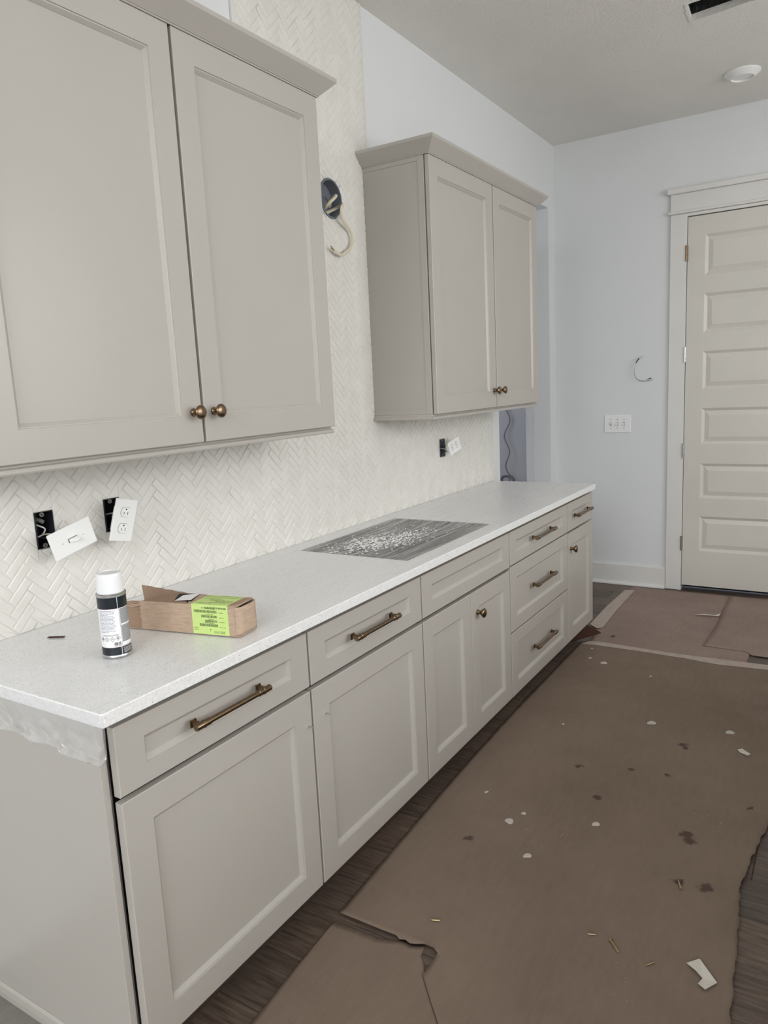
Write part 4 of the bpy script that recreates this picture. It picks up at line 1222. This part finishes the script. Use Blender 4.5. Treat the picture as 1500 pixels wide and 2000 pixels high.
# drop the part cut away by the tear and snap the rim on to it
def keep(i, j):
    x, y, z = gv[i, j]; tr_ = torn(x)
    return not (tr_ is not None and y < tr_ - .011 and x < lerp_curve(NEAR_R, max(.3, y)) + 1)
kept = {k: keep(*k) for k in gv}
dxc = 1.06 / NU
for (i, j), p in list(gv.items()):
    x, y, z = p
    if y < .652:
        e_ = lerp_curve(NEAR_R, max(y, .2)) - (max(0, .2 - y) * -.8)
        if x < e_ - dxc / 2: kept[i, j] = False
        elif x < e_ + dxc / 2: gv[i, j] = (e_, y, z)
for (i, j), p in list(gv.items()):
    x, y, z = p; tr_ = torn(x)
    if tr_ is not None and kept[i, j] and y < tr_ + .011: gv[i, j] = (x, tr_, z)
vv = {}
def V(i, j):
    if (i, j) not in vv: vv[i, j] = bm.verts.new(gv[i, j])
    return vv[i, j]
for i in range(NU):
    for j in range(NV):
        q = [(i, j), (i + 1, j), (i + 1, j + 1), (i, j + 1)]
        if all(kept[k] for k in q):
            cs = [Vector(gv[k]) for k in q]
            if (cs[2] - cs[0]).cross(cs[3] - cs[1]).length > 1e-7: bm.faces.new([V(*k) for k in q])
        elif sum(kept[k] for k in q) == 3 and gv[q[0]][1] < .64:
            tq = [k for k in q if kept[k]]; cs = [Vector(gv[k]) for k in tq]
            if (cs[1] - cs[0]).cross(cs[2] - cs[0]).length > 1e-7: bm.faces.new([V(*k) for k in tq])
thick(one('floor_paper', bm, M['paper'], 'long main run of stained brown floor paper in front of the base cabinets', 'floor paper', 'brown floor paper', smooth=60), .0009)
# near sheet on the right of the seam, running out of the frame
sheet('floor_paper', [(1.36, -.3), (1.30, .10), (1.19, .35), (1.082, .474), (1.02, .52)], RIGHT, -.3, .40, .0022, M['paper'], 'sheet of brown floor paper under the near edge, right of the seam', 30, 40, (0, .01), (0, .006)).__setitem__('group', 'brown floor paper')
# far sheets
FARL = [(.64, 3.2), (.60, 3.55), (.575, 4.33), (.57, 4.45)]
sheet('floor_paper', FARL, [(1.46, 3.2), (1.45, 4.45)], 3.165, 4.46, .0012, M['paper_far'], 'far sheet of mauve-brown floor paper between the tape and the back door', 30, 40, (0, 0), (0, 0), amp=.0018).__setitem__('group', 'brown floor paper')
sheet('floor_paper', [(1.22, 3.36), (1.235, 3.7), (1.225, 4.45)], [(2.3, 3.3), (2.3, 4.45)], 3.36, 4.45, .0046, M['paper_far'], 'overlapping sheet of floor paper at the far right with a lifted dark corner', 30, 40, (.004, 0), (.004, 0), y0f=lambda x: (-.03 if x > 1.45 else .02), amp=.0022).__setitem__('group', 'brown floor paper')
# grey dusty sheet beside the exposed end of the run
bm = BM(); box(bm, .004, .60, -.75, -.0195, .001, .0450, .001)
one('grey_floor_board', bm, M['paper_grey'], 'grey dusty protection board on the floor beside the near cabinet side panel', 'floor board')

# tapes
bm = BM()
T0 = [(.609, 3.139), (.70, 3.150), (.942, 3.150), (1.165, 3.140), (1.334, 3.118), (1.565, 3.143), (1.75, 3.15)]
T1 = [(.64, 3.20), (.70, 3.214), (.933, 3.200), (1.165, 3.196), (1.381, 3.206), (1.559, 3.215), (1.75, 3.22)]
for k in range(len(T0) - 1): pass
ra = [bm.verts.new((x, y, .0082)) for x, y in T0]; rb2 = [bm.verts.new((x, y, .0078)) for x, y in T1]
for k in range(len(T0) - 1): bm.faces.new((ra[k], ra[k + 1], rb2[k + 1], rb2[k]))
thick(one('tape_strip', bm, M['tape'], 'long pale tape strip crossing the floor between the paper sheets', 'tape', 'floor tapes'), .0005)
bm = BM()
pl = [(.612, 3.44), (.640, 3.47), (.625, 3.9), (.622, 4.34), (.556, 4.335), (.545, 3.9), (.552, 3.50)]
prism(bm, [(x, y, .0068) for x, y in pl], (0, 0, 1), .0005)
one('tape_strip', bm, M['tape'], 'short pale tape strip running from the far cabinet towards the baseboard', 'tape', 'floor tapes')

# curled rust-coloured paper corner at the far toe kick
bm = BM()
def fn(u, v):
    # triangular scrap leaning from the toe kick to the floor
    p = Vector((.545, 3.27, .105)).lerp(Vector((.655, 3.365, .012)), u); q = Vector((.545, 3.14, .008)).lerp(Vector((.66, 3.36, .008)), u)
    r = p.lerp(q, v); r.z += .012 * math.sin(math.pi * v) * (1 - u)
    return r
grid_sheet(bm, fn, 10, 8)
thick(one('curled_paper_scrap', bm, M['redpaper'], 'dark rust-brown curled paper corner sticking out at the far toe kick', 'scrap', smooth=60), .001)

# plaster and paint drips
drips = [(.685, 3.09, .010, 'white crumb on the paper just below the left end of the long tape'), (.718, 2.945, .014, 'faint white drip between the tape and the larger oval drip by the drawers'),
         (.804, 2.905, .024, 'pale oval drip on the paper in front of the drawer cabinet'), (1.062, 2.821, .010, 'tiny white drip below the middle of the long tape'),
         (1.181, 2.297, .026, 'bright white oval drip in the middle of the far half of the paper'), (1.489, 2.347, .024, 'faint smeared white drip near the right edge of the paper'),
         (1.183, 1.442, .018, 'round pale drip in the centre of the paper'), (.916, 1.324, .022, 'white two-lobed drip in front of the sink cabinet doors'),
         (.943, 1.390, .012, 'small white drip just behind the two-lobed drip'), (.769, 1.458, .010, 'small bright drip near the left paper edge by the sink cabinet'),
         (.843, 2.119, .009, 'tiny white fleck in front of the drawer cabinet base'), (1.04, 1.172, .018, 'smudged white crumb patch in front of the second cabinet')]
for (x, y, r, lab_) in drips:
    bm = BM(); rr = random.Random(int(x * 1000)); k = 14
    ang = rr.random() * 3
    pr = []
    for zz, sc in ((.0, 1.0), (.0012, .92), (.0018, .6)):
        ring_ = []
        for j in range(k):
            th = 2 * math.pi * j / k; q = r * .8 * (1 + .22 * math.sin(2 * th + ang) + .12 * math.sin(3 * th + ang * 2)) * sc
            ring_.append(bm.verts.new((x + q * math.cos(th) * .75, y + q * math.sin(th) * 1.1, .0070 + zz)))
        pr.append(ring_)
    for a, b_ in zip(pr[:-1], pr[1:]):
        for j in range(k): bm.faces.new((a[j], a[(j + 1) % k], b_[(j + 1) % k], b_[j]))
    bm.faces.new(pr[-1]); bm.faces.new(pr[0][::-1])
    one('plaster_drip', bm, M['plaster'], lab_, 'drip', 'plaster drips on the paper', smooth=50)

# nails, screws and paper scraps
ZP = .0105
def nail(p0, p1, label, head=False, r=.0021):
    a, b_ = Vector((*p0, ZP)), Vector((*p1, ZP)); d = (b_ - a); L_ = d.length
    bm = BM()
    prof = [(.0006, 0), (r * .8, .004), (r, .006), (r, L_ - .003)] + ([(r * 2.2, L_ - .002), (r * 2.2, L_)] if head else [(r * .9, L_)])
    lathe(bm, prof, a, d, 10)
    one('screw' if head else 'pin_nail', bm, M['brass'], label, 'screw' if head else 'nail', 'fasteners dropped on the paper', smooth=40)
nail((1.402, .892), (1.372, .926), 'brass screw with a head lying on the paper, longest of the dropped fasteners', True, .003)
nail((1.472, .880), (1.490, .902), 'short pin nail right of the headed screw, beside the white paper scrap')
nail((1.310, .921), (1.331, .929), 'short pin nail left of the headed screw')
nail((.905, .764), (.931, .775), 'pale pin nail above the torn edge of the paper', False, .0026)
nail((1.103, 1.304), (1.105, 1.328), 'tiny pin nail in the middle of the paper')
nail((1.480, 1.267), (1.497, 1.228), 'shiny split pin beside the dark stain near the right paper edge', False, .0032)
bm = BM()
A = [(1.562, .940), (1.590, .964), (1.640, .905), (1.618, .868), (1.600, .878), (1.606, .905), (1.588, .918)]
prism(bm, [(x, y, .0105 + .006 * abs(math.sin(k * 1.3))) for k, (x, y) in enumerate(A)], (0, 0, 1), .0006)
bmesh.ops.triangulate(bm, faces=bm.faces)
one('paper_scrap', bm, M['scrap'], 'folded white paper scrap near the right edge of the floor paper', 'scrap', 'white scraps on the floor')
bm = BM()
prism(bm, [(1.085, 3.92, .010), (1.14, 3.945, .016), (1.20, 3.95, .012), (1.23, 3.985, .018), (1.225, 3.945, .012), (1.15, 3.925, .016)], (0, 0, 1), .0008)
bmesh.ops.triangulate(bm, faces=bm.faces)
one('paper_scrap', bm, M['scrap'], 'twisted white scrap on the far paper in front of the door', 'scrap', 'white scraps on the floor')
bm = BM(); prism(bm, [(1.535, 2.20, .0085), (1.55, 2.215, .009), (1.585, 2.18, .0092), (1.575, 2.165, .0085), (1.545, 2.178, .009)], (0, 0, 1), .0006)
one('paper_scrap', bm, M['scrap'], 'small pale diamond-shaped scrap on the paper near its right side', 'scrap', 'white scraps on the floor')
bm = BM(); prism(bm, [(.725, 3.322, .008), (.742, 3.340, .013), (.752, 3.332, .008), (.735, 3.318, .010)], (0, 0, 1), .001)
one('dark_scrap', bm, M['toe'], 'small dark chip on the far paper just beyond the long tape', 'scrap')
